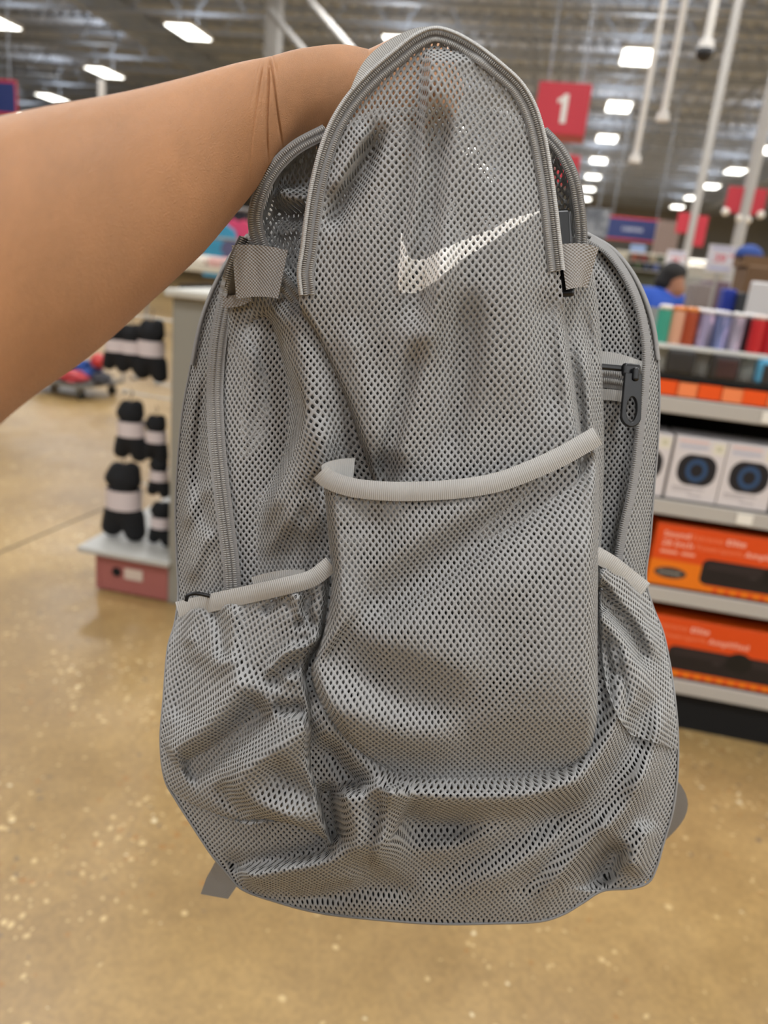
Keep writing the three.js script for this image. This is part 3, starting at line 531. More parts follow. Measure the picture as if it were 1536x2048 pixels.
// ---------------------------------------------------------------- the raised arm
{
  // sections: upper edge and lower edge as measured, distance, thickness ratio
  const S = [[[-430, 600], [-370, 930], 0.212, 0.9], [[-330, 350], [-190, 1080], 0.235, 0.9], [[-150, 290], [-70, 920], 0.262, 0.9], [[0, 257], [40, 812], 0.288, 0.88], [[120, 232], [182, 706], 0.315, 0.86], [[250, 203], [304, 594], 0.345, 0.84], [[370, 170], [408, 494], 0.372, 0.82], [[470, 141], [486, 402], 0.395, 0.84], [[540, 126], [548, 332], 0.413, 0.9], [[606, 113], [612, 292], 0.428, 1.0], [[680, 105], [690, 290], 0.438, 1.0], [[742, 112], [756, 290], 0.443, 0.9], [[800, 130], [806, 280], 0.446, 0.7], [[830, 160], [832, 250], 0.447, 0.6]];
  const rows = S.map(([a, b, d, k]) => { const p = at(a[0], a[1], d), q = at(b[0], b[1], d); return { c: p.clone().add(q).multiplyScalar(0.5), n: p.clone().sub(q), k }; });
  const cc = new THREE.CatmullRomCurve3(rows.map((r) => r.c), false, 'centripetal'), nc = new THREE.CatmullRomCurve3(rows.map((r) => r.n), false, 'catmullrom');
  const M = 520, K = 150, pos = [], uv = [], idx = [], n = rows.length - 1;
  // creases on the inner wrist: [share along the arm, lean, depth mm, half width, from angle, to angle]
  const creases = [[0.548, 0.030, 1.3, 0.0024, 0.7, 2.9], [0.575, 0.006, 2.1, 0.0026, 0.7, 3.0], [0.592, -0.016, 1.9, 0.0024, 0.55, 3.0], [0.562, 0.02, 0.6, 0.0018, 0.9, 2.2], [0.605, -0.02, 0.7, 0.002, 0.3, 1.6], [0.533, 0.04, 0.6, 0.0022, 0.7, 2.0]];
  for (let i = 0; i <= M; i++) {
    const t = i / M, c = cc.getPoint(t), e = 1e-3, T = cc.getPoint(Math.min(1, t + e)).sub(cc.getPoint(Math.max(0, t - e))).normalize();
    const tt = (t * n - 1) / (n - 1), N = nc.getPoint(t), R = N.length() / 2, view = c.clone().sub(EYE).normalize();
    const N1 = N.clone().addScaledVector(T, -N.dot(T) * 0).normalize(), N2 = view.clone().multiplyScalar(-1).addScaledVector(N1, view.dot(N1)).normalize();
    const f = t * n, kk = lerp(rows[Math.floor(Math.min(f, n - 0.001))].k, rows[Math.min(n, Math.floor(Math.min(f, n - 0.001)) + 1)].k, f - Math.floor(Math.min(f, n - 0.001)));
    for (let j = 0; j <= K; j++) {
      const a = j / K * Math.PI * 2, ang = a;        // 0: upper edge, pi/2: towards the camera, pi: lower edge
      let r = 1;
      // muscle and tendon relief
      r += 0.012 * Math.sin(3 * a + 9 * tt) * sstep(0.1, 0.5, tt) + 0.02 * Math.exp(-(((ang - 1.9) / 0.5) ** 2)) * Math.exp(-(((tt - 0.64) / 0.03) ** 2));
      r += 0.03 * Math.exp(-(((ang - 1.3) / 0.7) ** 2)) * Math.exp(-(((tt - 0.66) / 0.05) ** 2)) - 0.025 * Math.exp(-(((ang - 1.6) / 1.0) ** 2)) * Math.exp(-(((tt - 0.58) / 0.03) ** 2));
      let dr = 0;
      if (ang < 3.2) for (const [t0, lean, dep, hw, a0, a1] of creases) { const q = (tt - t0 - lean * Math.cos(ang) - 0.002 * Math.sin(ang * 3 + t0 * 40)) / hw; if (Math.abs(q) < 3) dr -= dep / 1000 * Math.exp(-q * q) * sstep(a0, a0 + 0.5, ang) * sstep(a1, a1 - 0.6, ang); }
      const ex = Math.cos(a) * (R * r + dr), ey = Math.sin(a) * (R * kk * r + dr);
      const p = c.clone().addScaledVector(N1, ex).addScaledVector(N2, ey);
      pos.push(p.x, p.y, p.z); uv.push(j / K * 0.26, t * 0.62);
      if (i < M && j < K) { const o = i * (K + 1) + j; idx.push(o, o + 1, o + K + 1, o + 1, o + K + 2, o + K + 1); }
    }
  }
  const armGeo = new THREE.BufferGeometry();
  armGeo.setAttribute('position', new THREE.Float32BufferAttribute(pos, 3)); armGeo.setAttribute('uv', new THREE.Float32BufferAttribute(uv, 2)); armGeo.setIndex(idx); armGeo.computeVertexNormals();
  const nn = armGeo.attributes.normal;
  for (let i = 0; i <= M; i++) { const a = i * (K + 1), b = a + K; const v = V3(nn.getX(a) + nn.getX(b), nn.getY(a) + nn.getY(b), nn.getZ(a) + nn.getZ(b)).normalize(); nn.setXYZ(a, v.x, v.y, v.z); nn.setXYZ(b, v.x, v.y, v.z); }
  // hand inside the bag: palm, four fingers bent over the carrying loop, thumb
  const bones = [], bone = (a, ra, b, rb, k) => { const p = at(...a), q = at(...b); bones.push([p.x, p.y, p.z, ra, q.x, q.y, q.z, rb, k]); };
  bone([752, 205, 0.446], 0.021, [800, 190, 0.447], 0.021, 0.02); bone([758, 190, 0.446], 0.018, [815, 150, 0.445], 0.017, 0.02); bone([756, 235, 0.446], 0.018, [812, 245, 0.449], 0.016, 0.02);
  const fingers = [[[815, 142], [862, 112], [882, 132], [874, 168], 0.438, 0.0088], [[818, 172], [872, 150], [894, 180], [880, 216], 0.444, 0.0092], [[816, 206], [866, 196], [886, 228], [868, 258], 0.450, 0.0088], [[812, 240], [852, 240], [868, 266], [850, 288], 0.456, 0.008]];
  for (const [a, b, c, d, z, r] of fingers) { bone([...a, z], r * 1.15, [...b, z - 0.004], r, 0.006); bone([...b, z - 0.004], r, [...c, z - 0.012], r * 0.92, 0.004); bone([...c, z - 0.012], r * 0.92, [...d, z - 0.014], r * 0.8, 0.004); }
  bone([778, 178, 0.436], 0.014, [818, 128, 0.43], 0.0115, 0.012); bone([818, 128, 0.43], 0.0115, [852, 100, 0.43], 0.009, 0.005);
  const hand = sdfGeometry(bones, 84, 0.01, 0.012);
  const skinMap = tex(512, 512, (u, v) => {
    const n = vnoise(u * 6, v * 14, 0) * 0.5 + vnoise(u * 22 + 4, v * 40) * 0.3 + vnoise(u * 90, v * 160) * 0.2, s = 0.93 + 0.14 * n;
    const fleck = vnoise(u * 60 + 7, v * 110 + 3) > 0.955 ? 0.975 : 1;
    return [0.70 * s * fleck, 0.515 * s * fleck - 0.01 * n, 0.365 * s * fleck - 0.015 * n];
  }, true);
  skinMap.repeat.set(1 / 0.26, 1 / 0.62);
  const skinBump = tex(512, 512, (u, v) => 0.5 * vnoise(u * 200, v * 200, 200) + 0.2 * vnoise(u * 90, v * 90, 90) + 0.3 * hash(Math.floor(u * 512), Math.floor(v * 512))); skinBump.repeat.set(14, 14);
  const skin = new THREE.MeshPhysicalMaterial({ map: skinMap, roughness: 0.5, bumpMap: skinBump, bumpScale: 0.00035, specularIntensity: 0.6, sheen: 0.2, sheenColor: new THREE.Color(0.9, 0.6, 0.45), sheenRoughness: 0.5 });
  // the rest of the person, who stands behind the camera
  const e0 = at(-300, 715, 0.23), bodyBones = [
    [e0.x, e0.y, e0.z, 0.03, -0.27, 1.41, -0.02, 0.048, 0.02], [-0.27, 1.41, -0.02, 0.048, -0.2, 1.4, 0.38, 0.06, 0.04],
    [-0.19, 1.4, 0.4, 0.065, 0.19, 1.4, 0.4, 0.065, 0.06], [0, 1.26, 0.42, 0.135, 0, 1.02, 0.43, 0.125, 0.06], [0, 1.02, 0.43, 0.125, 0, 0.9, 0.43, 0.145, 0.05], [0, 1.42, 0.4, 0.055, 0.01, 1.54, 0.38, 0.05, 0.03], [0.01, 1.63, 0.37, 0.092, 0.01, 1.58, 0.34, 0.075, 0.03], [0.01, 1.6, 0.262, 0.014, 0.01, 1.578, 0.252, 0.016, 0.012],
    [0.2, 1.39, 0.4, 0.06, 0.29, 1.14, 0.3, 0.046, 0.03], [0.29, 1.14, 0.3, 0.046, 0.16, 1.38, 0.12, 0.03, 0.02], [0.16, 1.38, 0.12, 0.032, 0.12, 1.43, 0.1, 0.03, 0.02],
    [-0.09, 0.88, 0.43, 0.088, -0.1, 0.48, 0.42, 0.062, 0.03], [-0.1, 0.48, 0.42, 0.062, -0.1, 0.09, 0.45, 0.042, 0.02], [0.09, 0.88, 0.43, 0.088, 0.1, 0.48, 0.42, 0.062, 0.03], [0.1, 0.48, 0.42, 0.062, 0.1, 0.09, 0.45, 0.042, 0.02], [-0.1, 0.05, 0.44, 0.042, -0.11, 0.045, 0.29, 0.038, 0.02], [0.1, 0.05, 0.44, 0.042, 0.11, 0.045, 0.29, 0.038, 0.02]];
  for (let i = 0; i < 5; i++) bodyBones.push([0.12 - i * 0.012, 1.44 + i * 0.006, 0.1, 0.011, 0.085 - i * 0.012, 1.475 - i * 0.012, 0.085, 0.009, 0.006]);
  const bodyGeo = sdfGeometry(bodyBones, 128, 0.03, 0.03);
  const fat = (list, r) => list.map((q) => { const w = q.slice(); w[3] += r; w[7] += r; return w; });
  const elbow = at(-260, 720, 0.235);
  const base = V3(0, 0, 0.43), back = (g) => g.translate(-base.x, -base.y, -base.z);
  const person = thing('person', 'bare forearm reaching in from the left and holding up the backpack', 'person', base);
  part(person, 'arm', back(merge([armGeo, hand, bodyGeo])), skin);
  part(person, 'shirt', back(sdfGeometry([...fat(bodyBones.slice(2, 5), 0.012), [-0.19, 1.4, 0.4, 0.078, -0.22, 1.385, 0.24, 0.07, 0.04], [0.2, 1.39, 0.4, 0.074, 0.24, 1.27, 0.36, 0.064, 0.03]], 72, 0.05, 0.03)), std(0x2c2d33, 0.85), 'dark shirt');
  part(person, 'trousers', back(sdfGeometry(fat(bodyBones.slice(11, 15), 0.014), 64, 0.03, 0.03)), std(0x23262e, 0.85), 'dark trousers');
  part(person, 'hair', back(sdfGeometry([[0.01, 1.66, 0.39, 0.098, 0.01, 1.6, 0.42, 0.085, 0.03]], 32, 0.03, 0.03)), std(0x15110f, 0.7), 'dark hair');
}


// ---------------------------------------------------------------- the backpack
// Built from measured outlines: every panel has its own height above the back panel (metres) and folds of its own.
const BACK_TOP = 0.488, BACK_BOTTOM = 0.53;
const bagDepth = (py, h) => BACK_TOP + (BACK_BOTTOM - BACK_TOP) * (py - 50) / 1800 - h;
const bagBase = at(880, 1850, bagDepth(1850, 0.03));
const B = (px, py, h) => at(px, py, bagDepth(py, h)).sub(bagBase);
const backpack = thing('mesh_backpack', 'light grey see-through mesh backpack held up by its open top', 'backpack', bagBase);

const curve2 = (pts) => new THREE.CatmullRomCurve3(pts.map((p) => V3(p[0], p[1], 0)), false, 'centripetal');
const sample = (pts, n) => { const c = curve2(pts); c.arcLengthDivisions = n * 3; return Array.from({ length: n + 1 }, (_, i) => { const p = c.getPointAt(i / n); return [p.x, p.y]; }); };
// nearest point of a polyline: [distance, share of its length, side: > 0 to the right of travel as drawn]
function nearest(poly, x, y) {
  let best = 1e18, tt = 0, side = 1;
  const n = poly.length - 1;
  for (let i = 0; i < n; i++) {
    const ax = poly[i][0], ay = poly[i][1], dx = poly[i + 1][0] - ax, dy = poly[i + 1][1] - ay, L = dx * dx + dy * dy || 1e-9;
    const t = clamp(((x - ax) * dx + (y - ay) * dy) / L), ex = x - ax - dx * t, ey = y - ay - dy * t, q = ex * ex + ey * ey;
    if (q < best) { best = q; tt = (i + t) / n; side = dx * ey - dy * ex; }
  }
  return [Math.sqrt(best), tt, side];
}
// folds: [points, height in mm, width on the left of travel in px, width on the right, tapers at start/end (0..0.5), sharp?]
const prepare = (folds) => folds.map(([p, a, wl, wr = wl, t0 = 0.25, t1 = 0.25, sharp = 0]) => {
  const poly = p.length > 2 ? sample(p, Math.max(6, p.length * 3)) : p, m = 3.2 * Math.max(wl, wr);
  let x0 = 1e9, x1 = -1e9, y0 = 1e9, y1 = -1e9;
  for (const [x, y] of poly) { x0 = Math.min(x0, x); x1 = Math.max(x1, x); y0 = Math.min(y0, y); y1 = Math.max(y1, y); }
  wl *= 1.15; wr *= 1.15;
  const most = Math.min(0.62 * (wl + wr) / 2, 1.2 * Math.min(wl, wr)); a = clamp(a * 1.55, -most, most);       // cloth cannot stand steeper than this
  return { poly, a: a / 1000, wl, wr, t0, t1, sharp, b: [x0 - m, x1 + m, y0 - m, y1 + m] };
});
function foldSum(folds, x, y) {
  let h = 0;
  for (const f of folds) {
    if (x < f.b[0] || x > f.b[1] || y < f.b[2] || y > f.b[3]) continue;
    const [d, t, s] = nearest(f.poly, x, y), w = s > 0 ? f.wr : f.wl, q = d / w;
    if (q > 3.2) continue;
    const taper = (f.t0 ? sstep(0, f.t0, t) : 1) * (f.t1 ? sstep(0, f.t1, 1 - t) : 1);
    h += f.a * taper * (f.sharp ? Math.exp(-q) : Math.exp(-q * q));
  }
  return h;
}
const prof = (d, D) => 1 - Math.pow(1 - clamp(d / D), 1.7);
const round = (d, D) => { const q = 1 - clamp(d / D); return Math.sqrt(Math.max(0, 1 - q * q)); };

// a panel between a left and a right edge; uv are metres along the cloth
function cloth(Lp, Rp, nu, nv, height, rot = 0, smooth = 260, warp = null, thick = 0.0009) {
  const L = sample(Lp, nv), R = sample(Rp, nv), W = nu + 1, N = W * (nv + 1), P = new Array(N), pix = new Array(N);
  for (let j = 0; j <= nv; j++) for (let i = 0; i <= nu; i++) {
    const s = i / nu; let x = lerp(L[j][0], R[j][0], s), y = lerp(L[j][1], R[j][1], s);
    if (warp) [x, y] = warp(x, y, s, j / nv);
    pix[j * W + i] = [x, y]; P[j * W + i] = B(x, y, height(x, y, s, j / nv));
  }
  // flatten the cloth: start from its shadow on the back panel, then let every thread find its own length
  const U = new Float32Array(N), Vv = new Float32Array(N), ex = B(900, 1000, 0.05).sub(B(800, 1000, 0.05)).normalize(), ey = B(840, 900, 0.05).sub(B(840, 1000, 0.05)).normalize();
  for (let o = 0; o < N; o++) { U[o] = P[o].dot(ex); Vv[o] = P[o].dot(ey); }
  if (smooth) {       // least squares: each thread segment asks for its own length in its own direction
    const gr = [new Float32Array(N), new Float32Array(N)], gd = [new Float32Array(N), new Float32Array(N)];
    const want = (o, q, A, k) => { const du = U[q] - U[o], dv = Vv[q] - Vv[o], l = Math.hypot(du, dv) + 1e-9, r = Math.min(3.5, P[o].distanceTo(P[q]) / l); A[0][o] = du * r; A[1][o] = dv * r; };
    for (let j = 0; j <= nv; j++) for (let i = 0; i <= nu; i++) { const o = j * W + i; if (i < nu) want(o, o + 1, gr); if (j < nv) want(o, o + W, gd); }
    [U, Vv].forEach((A, c) => {
      const R = gr[c], D = gd[c];
      for (let it = 0; it < smooth; it++) for (let jj = 0; jj <= nv; jj++) for (let ii = 0; ii <= nu; ii++) {
        const i = it % 2 ? nu - ii : ii, j = it % 2 ? nv - jj : jj, o = j * W + i;
        let s = 0, n = 0;
        if (i < nu) { s += A[o + 1] - R[o]; n++; } if (i > 0) { s += A[o - 1] + R[o - 1]; n++; }
        if (j < nv) { s += A[o + W] - D[o]; n++; } if (j > 0) { s += A[o - W] + D[o - W]; n++; }
        A[o] += 1.93 * (s / n - A[o]);
      }
    });
  }
  const pos = new Float32Array(N * 3), uv = new Float32Array(N * 2), ca = Math.cos(rot), sa = Math.sin(rot);
  for (let o = 0; o < N; o++) { P[o].toArray(pos, o * 3); uv[o * 2] = U[o] * ca - Vv[o] * sa; uv[o * 2 + 1] = U[o] * sa + Vv[o] * ca; }
  const idx = [];
  for (let j = 0; j < nv; j++) for (let i = 0; i < nu; i++) { const a = j * W + i, b = a + 1, c = a + W, d = c + 1; idx.push(a, c, b, b, c, d); }
  const g = new THREE.BufferGeometry();
  g.setAttribute('position', new THREE.BufferAttribute(pos, 3)); g.setAttribute('uv', new THREE.BufferAttribute(uv, 2)); g.setIndex(idx); g.computeVertexNormals();
  if (thick) {       // the knit is a spacer mesh: a second face lies a little behind the first
    const nn = g.attributes.normal.array, p2 = new Float32Array(N * 6), u2 = new Float32Array(N * 4), n2 = new Float32Array(N * 6), i2 = idx.slice();
    p2.set(pos); u2.set(uv); u2.set(uv, N * 2); n2.set(nn); n2.set(nn, N * 3);
    for (let k = 0; k < N * 3; k++) { const o = (k / 3) | 0, gi = o % W, gj = (o / W) | 0, e = Math.min(1, Math.min(gi, nu - gi, gj, nv - gj) / 5); p2[N * 3 + k] = pos[k] - nn[k] * thick * e; }
    for (const k of idx) i2.push(k + N);
    g.setAttribute('position', new THREE.BufferAttribute(p2, 3)); g.setAttribute('uv', new THREE.BufferAttribute(u2, 2)); g.setAttribute('normal', new THREE.BufferAttribute(n2, 3)); g.setIndex(i2);
  }
  g.userData = { pix, uv: thick ? g.attributes.uv.array : uv };
  return g;
}
// a ribbon of given width (px) along a line, lying on a height function; off: shift to the right of travel
function ribbon(pts, width, height, n = 80, lift = 0.001, off = 0, bulge = 0, across = 4) {
  const c = sample(pts, n), pos = [], uv = [], idx = [];
  let run = 0;
  for (let i = 0; i <= n; i++) {
    const a = c[Math.max(0, i - 1)], b = c[Math.min(n, i + 1)], L = Math.hypot(b[0] - a[0], b[1] - a[1]) || 1, nx = -(b[1] - a[1]) / L, ny = (b[0] - a[0]) / L;
    const w = typeof width === 'function' ? width(i / n) : width;
    if (i) run += Math.hypot(c[i][0] - c[i - 1][0], c[i][1] - c[i - 1][1]) * 0.00028;
    for (let k = 0; k <= across; k++) {
      const q = k / across - 0.5, x = c[i][0] + nx * (q * w + off), y = c[i][1] + ny * (q * w + off);
      const p = B(x, y, height(c[i][0] + nx * (q * w * 0.6 + off), c[i][1] + ny * (q * w * 0.6 + off), i / n) + lift + bulge * (1 - 4 * q * q));
      pos.push(p.x, p.y, p.z); uv.push(run, q * w * 0.00028);
    }
  }
  const A = across + 1;
  for (let i = 0; i < n; i++) for (let k = 0; k < across; k++) { const a = i * A + k, b = a + 1, d = a + A, e = d + 1; idx.push(a, b, d, b, e, d); }
  const g = new THREE.BufferGeometry();
  g.setAttribute('position', new THREE.Float32BufferAttribute(pos, 3)); g.setAttribute('uv', new THREE.Float32BufferAttribute(uv, 2)); g.setIndex(idx); g.computeVertexNormals();
  return g;
}
// rows of small coil links along a line
function coils(pts, height, offs, pitch = 4.4, r = 0.00085, lift = 0.0018) {
  const c = curve2(pts), len = c.getLength(), n = Math.round(len / pitch), out = [], link = new THREE.SphereGeometry(1, 6, 4);
  for (let i = 0; i <= n; i++) {
    const p = c.getPointAt(i / n), t = c.getTangentAt(i / n), nx = -t.y, ny = t.x;
    for (const off of offs) {
      const x = p.x + nx * off, y = p.y + ny * off, w = B(x, y, height(x, y, i / n) + lift);
      const T = B(x + t.x, y + t.y, height(x, y, i / n) + lift).sub(w).normalize(), Nn = B(x + nx, y + ny, height(x, y, i / n) + lift).sub(w).normalize(), Z = T.clone().cross(Nn);
      const m = new THREE.Matrix4().makeBasis(T.multiplyScalar(r * 0.5), Nn.multiplyScalar(r * 1.35), Z.multiplyScalar(r * 0.8)).setPosition(w);
      out.push(link.clone().applyMatrix4(m));
    }
  }
  return merge(out);
}
function tube(points, r, n = 60, m = 10) { return new THREE.TubeGeometry(new THREE.CatmullRomCurve3(points, false, 'centripetal'), n, r, m, false); }

// ---- cloth materials
const TW = 0.00325, TH = 0.0044;
const holeField = (u, v) => {
  let best = 9;
  for (const [cx, cy] of [[0, 0], [1, 0], [0, 1], [1, 1], [0.5, 0.5]]) best = Math.min(best, Math.pow(Math.abs(u - cx) / 0.21, 1.6) + Math.pow(Math.abs(v - cy) / 0.238, 1.6));
  return best;
};
const meshAlpha = tex(128, 160, (u, v) => sstep(0.8, 1.2, holeField(u, v)));
const meshBump = tex(128, 160, (u, v) => { const f = holeField(u, v); return 0.85 * sstep(0.7, 2.3, f) + 0.15 * (0.5 + 0.5 * Math.sin((u + v) * 88)) * sstep(1, 1.6, f); });
for (const t of [meshAlpha, meshBump]) t.repeat.set(1 / TW, 1 / TH);
const GREY = 0xa9a9a8;
const meshMat = new THREE.MeshStandardMaterial({ color: GREY, roughness: 0.72, alphaMap: meshAlpha, alphaTest: 0.5, bumpMap: meshBump, bumpScale: 0.0004, side: THREE.DoubleSide });
const weave = (n, m, a) => tex(64, 64, (u, v) => 0.5 + 0.5 * (a ? Math.sin(u * 6.283 * n) * Math.sin(v * 6.283 * m) : Math.sin(u * 6.283 * n)));
const ribBump = weave(8, 1, 0); ribBump.repeat.set(1 / 0.009, 1 / 0.009);
const webBump = weave(4, 4, 1); webBump.repeat.set(1 / 0.0076, 1 / 0.0076);
const bindMat = std(0xb9b8b5, 0.7, { bumpMap: ribBump, bumpScale: 0.0002, side: THREE.DoubleSide });
const tapeMat = std(0x8f8e8d, 0.75, { bumpMap: ribBump, bumpScale: 0.00006, side: THREE.DoubleSide });
const coilMat = std(0xa9a7a3, 0.5), coilDark = std(0x929190, 0.5);
const webMat = std(0x9d9995, 0.7, { bumpMap: webBump, bumpScale: 0.0007, side: THREE.DoubleSide });
const strapMat = std(0x9c9a97, 0.75, { bumpMap: webBump, bumpScale: 0.0005, side: THREE.DoubleSide });
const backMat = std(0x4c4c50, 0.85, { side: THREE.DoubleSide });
const blackPlastic = std(0x0b0c0f, 0.34);

// ---- outlines
const OUT_L = [[760, 372], [640, 392], [545, 428], [505, 462], [466, 505], [430, 570], [402, 640], [380, 740], [364, 830], [355, 930], [351, 1020], [353, 1110], [356, 1195], [349, 1250], [337, 1290], [327, 1400], [321, 1485], [331, 1562], [352, 1600], [385, 1652], [425, 1712], [455, 1748], [480, 1776], [560, 1806], [640, 1826], [760, 1840], [880, 1848]];
const OUT_R = [[760, 372], [1010, 412], [1120, 442], [1178, 470], [1225, 500], [1262, 545], [1290, 600], [1306, 655], [1316, 720], [1319, 790], [1316, 880], [1308, 980], [1300, 1080], [1292, 1160], [1305, 1212], [1325, 1262], [1338, 1320], [1350, 1400], [1356, 1480], [1354, 1560], [1345, 1625], [1326, 1690], [1313, 1735], [1298, 1764], [1268, 1776], [1205, 1782], [1165, 1806], [1128, 1828], [1085, 1842], [980, 1847], [880, 1848]];
const OUT = [...sample(OUT_L, 90), ...sample(OUT_R, 90).reverse()];
const dOut = (x, y) => nearest(OUT, x, y)[0];
const inside = (poly, x, y) => { let c = false; for (let i = 0, j = poly.length - 1; i < poly.length; j = i++) { const a = poly[i], b = poly[j]; if ((a[1] > y) !== (b[1] > y) && x < (b[0] - a[0]) * (y - a[1]) / (b[1] - a[1]) + a[0]) c = !c; } return c; };

// main compartment: rises from the back panel round the whole outline
const ROLL = [[590, 1325], [628, 1400], [668, 1470], [716, 1530], [775, 1578], [850, 1592], [960, 1594], [1080, 1585], [1160, 1556], [1212, 1500], [1238, 1430], [1243, 1350], [1230, 1280]];
const foldsMain = prepare([
  // the roll round the front pocket
  [ROLL, 15, 28, 28, 0.12, 0.1],
  [[[850, 1648], [1000, 1648], [1120, 1628], [1205, 1580], [1270, 1490]], -5, 24, 30, 0.2, 0.2],
  [[[640, 1470], [690, 1535], [745, 1590]], -12, 26, 18, 0.3, 0.2],
  // flap that hangs from the left end of the roll
  [[[690, 1560], [712, 1640], [726, 1700], [735, 1742]], 14, 46, 30, 0.2, 0.3],
  [[[782, 1560], [776, 1620], [764, 1690], [738, 1742]], 20, 30, 12, 0.15, 0.2],
  [[[650, 1560], [665, 1640], [668, 1690]], -13, 16, 22, 0.2, 0.2],
  // cave to the right of it
  [[[800, 1630], [835, 1645], [890, 1655], [980, 1652]], -11, 30, 36, 0.05, 0.5],
  [[[820, 1705], [900, 1690], [1010, 1660], [1110, 1615]], 4, 24, 26],
  // long slanting folds across the bottom
  [[[760, 1760], [870, 1735], [990, 1698], [1100, 1650], [1200, 1590]], -5, 26, 32],
  [[[880, 1800], [1010, 1740], [1120, 1670], [1240, 1560], [1300, 1470]], 5, 30, 28],
  [[[1010, 1800], [1090, 1735], [1160, 1660], [1250, 1580]], -4, 22, 22],
  [[[1060, 1815], [1120, 1745], [1180, 1680], [1260, 1610], [1320, 1500]], 7, 22, 18],
  [[[1200, 1790], [1215, 1725], [1250, 1680]], -12, 28, 22, 0.1, 0.3],
  [[[1255, 1755], [1285, 1690], [1305, 1640]], 8, 24, 22],
  [[[1150, 1590], [1210, 1530], [1270, 1430], [1300, 1330]], -4, 20, 22],
  [[[1245, 1610], [1300, 1520], [1325, 1420], [1325, 1320]], 7, 20, 20],
  // bottom left lobes
  [[[470, 1758], [560, 1740], [660, 1722], [740, 1690]], 12, 26, 30, 0.1, 0.3],
  [[[440, 1735], [540, 1722], [620, 1708], [672, 1690]], -12, 16, 14, 0.1, 0.1],
  [[[520, 1800], [640, 1785], [760, 1770], [860, 1790]], -6, 22, 24],
  [[[560, 1790], [680, 1760], [740, 1748]], 6, 16, 14],
  // gusset by the left zipper
  [[[392, 700], [372, 820], [362, 960], [366, 1100]], 4, 14, 20],
  [[[418, 720], [400, 860], [398, 980], [420, 1090]], -4, 12, 12],
  [[[360, 1060], [400, 990], [425, 960]], 3, 14, 14],
  [[[372, 1170], [405, 1090], [430, 1050]], 4, 14, 14],
]);
const ZIP_R = [[1180, 478], [1215, 502], [1252, 552], [1278, 612], [1292, 690], [1290, 770], [1281, 850], [1272, 930], [1262, 990], [1248, 1050], [1236, 1120]];
const ZIP_L = [[494, 478], [470, 530], [452, 600], [437, 680], [430, 770], [432, 860], [440, 950], [452, 1050], [462, 1130], [466, 1190]];
const zipRight = sample(ZIP_R, 40);
const hEdge = (y) => lerp(0.02, 0.046, sstep(1180, 1480, y));
function hMain(x, y) {
  const d = dOut(x, y), low = sstep(1120, 1420, y), right = sstep(700, 1100, x) * (1 - low);
  const D = lerp(lerp(130, 60, right), 270, low), top = lerp(lerp(0.036, 0.02, right), 0.036, low);
  let h = hEdge(y) + top * prof(d, D);
  if (y < 1260 && x > 1000) {       // cloth sinks inside the right hand zipper
    const [q, , s] = nearest(zipRight, x, y);
    h -= 0.008 * sstep(0, 26, s > 0 ? q : -q) * (1 - sstep(1120, 1240, y));
  }
  return h + foldSum(foldsMain, x, y) * sstep(0, 34, d);
}
const mainGeo = cloth(OUT_L, OUT_R, 250, 400, hMain, 0.08);
part(backpack, 'main_compartment', mainGeo, meshMat);
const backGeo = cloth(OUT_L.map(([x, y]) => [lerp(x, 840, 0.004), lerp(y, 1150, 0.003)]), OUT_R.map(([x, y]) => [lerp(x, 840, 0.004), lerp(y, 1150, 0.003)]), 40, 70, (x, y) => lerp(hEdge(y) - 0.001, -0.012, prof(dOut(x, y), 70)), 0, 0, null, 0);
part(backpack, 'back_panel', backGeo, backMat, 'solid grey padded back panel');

// middle compartment behind the front flap
const ARCH_L = [[652, 262], [590, 296], [545, 342], [518, 396], [510, 440], [520, 486], [548, 538], [598, 606]];
const ARCH_R = [[1086, 262], [1120, 300], [1146, 352], [1158, 410], [1163, 470], [1160, 540]];
const MID_L = [[760, 214], [652, 258], [585, 294], [540, 340], [512, 396], [500, 445], [486, 505], [466, 570], [452, 640], [444, 720], [442, 800], [448, 900], [462, 1000], [480, 1100], [492, 1180], [500, 1260]];
const MID_R = [[1000, 214], [1090, 256], [1126, 296], [1153, 350], [1168, 410], [1176, 480], [1190, 560], [1200, 650], [1206, 780], [1208, 900], [1206, 1000], [1202, 1100], [1198, 1180], [1196, 1260]];
const MIDOUT = [...sample(MID_L, 60), ...sample(MID_R, 60).reverse()];
const recessL = [...sample(ARCH_L, 24), [700, 600], [760, 300], [700, 262]], recessR = [...sample(ARCH_R, 20), [1040, 560], [1000, 300]];
const archL = sample(ARCH_L, 30), archR = sample(ARCH_R, 30);
const foldsMid = prepare([
  [[[545, 590], [562, 660], [590, 740], [612, 800], [608, 860], [580, 930], [548, 1010], [520, 1090]], 11, 60, 13, 0.12, 0.2],
  [[[520, 620], [552, 700], [566, 790], [558, 900], [520, 1010]], -10, 26, 24, 0.1, 0.3],
  [[[470, 640], [500, 720], [486, 860], [478, 980]], 4, 20, 20],
  [[[640, 820], [650, 900], [640, 1010], [610, 1090]], 5, 24, 26],
  [[[590, 1060], [640, 980], [700, 930]], -5, 20, 20],
  [[[520, 1120], [580, 1040], [650, 970]], 4, 18, 18],
  [[[556, 372], [574, 392], [604, 396]], 7, 15, 15, 0.3, 0],
  [[[548, 420], [575, 432], [602, 428]], -5, 10, 12, 0.2, 0],
  [[[552, 470], [580, 462], [600, 450]], 3, 10, 10],
  [[[1150, 640], [1176, 780], [1184, 930], [1180, 1080]], 6, 18, 14],
  [[[1168, 600], [1192, 760], [1198, 920]], -3, 10, 8],
]);
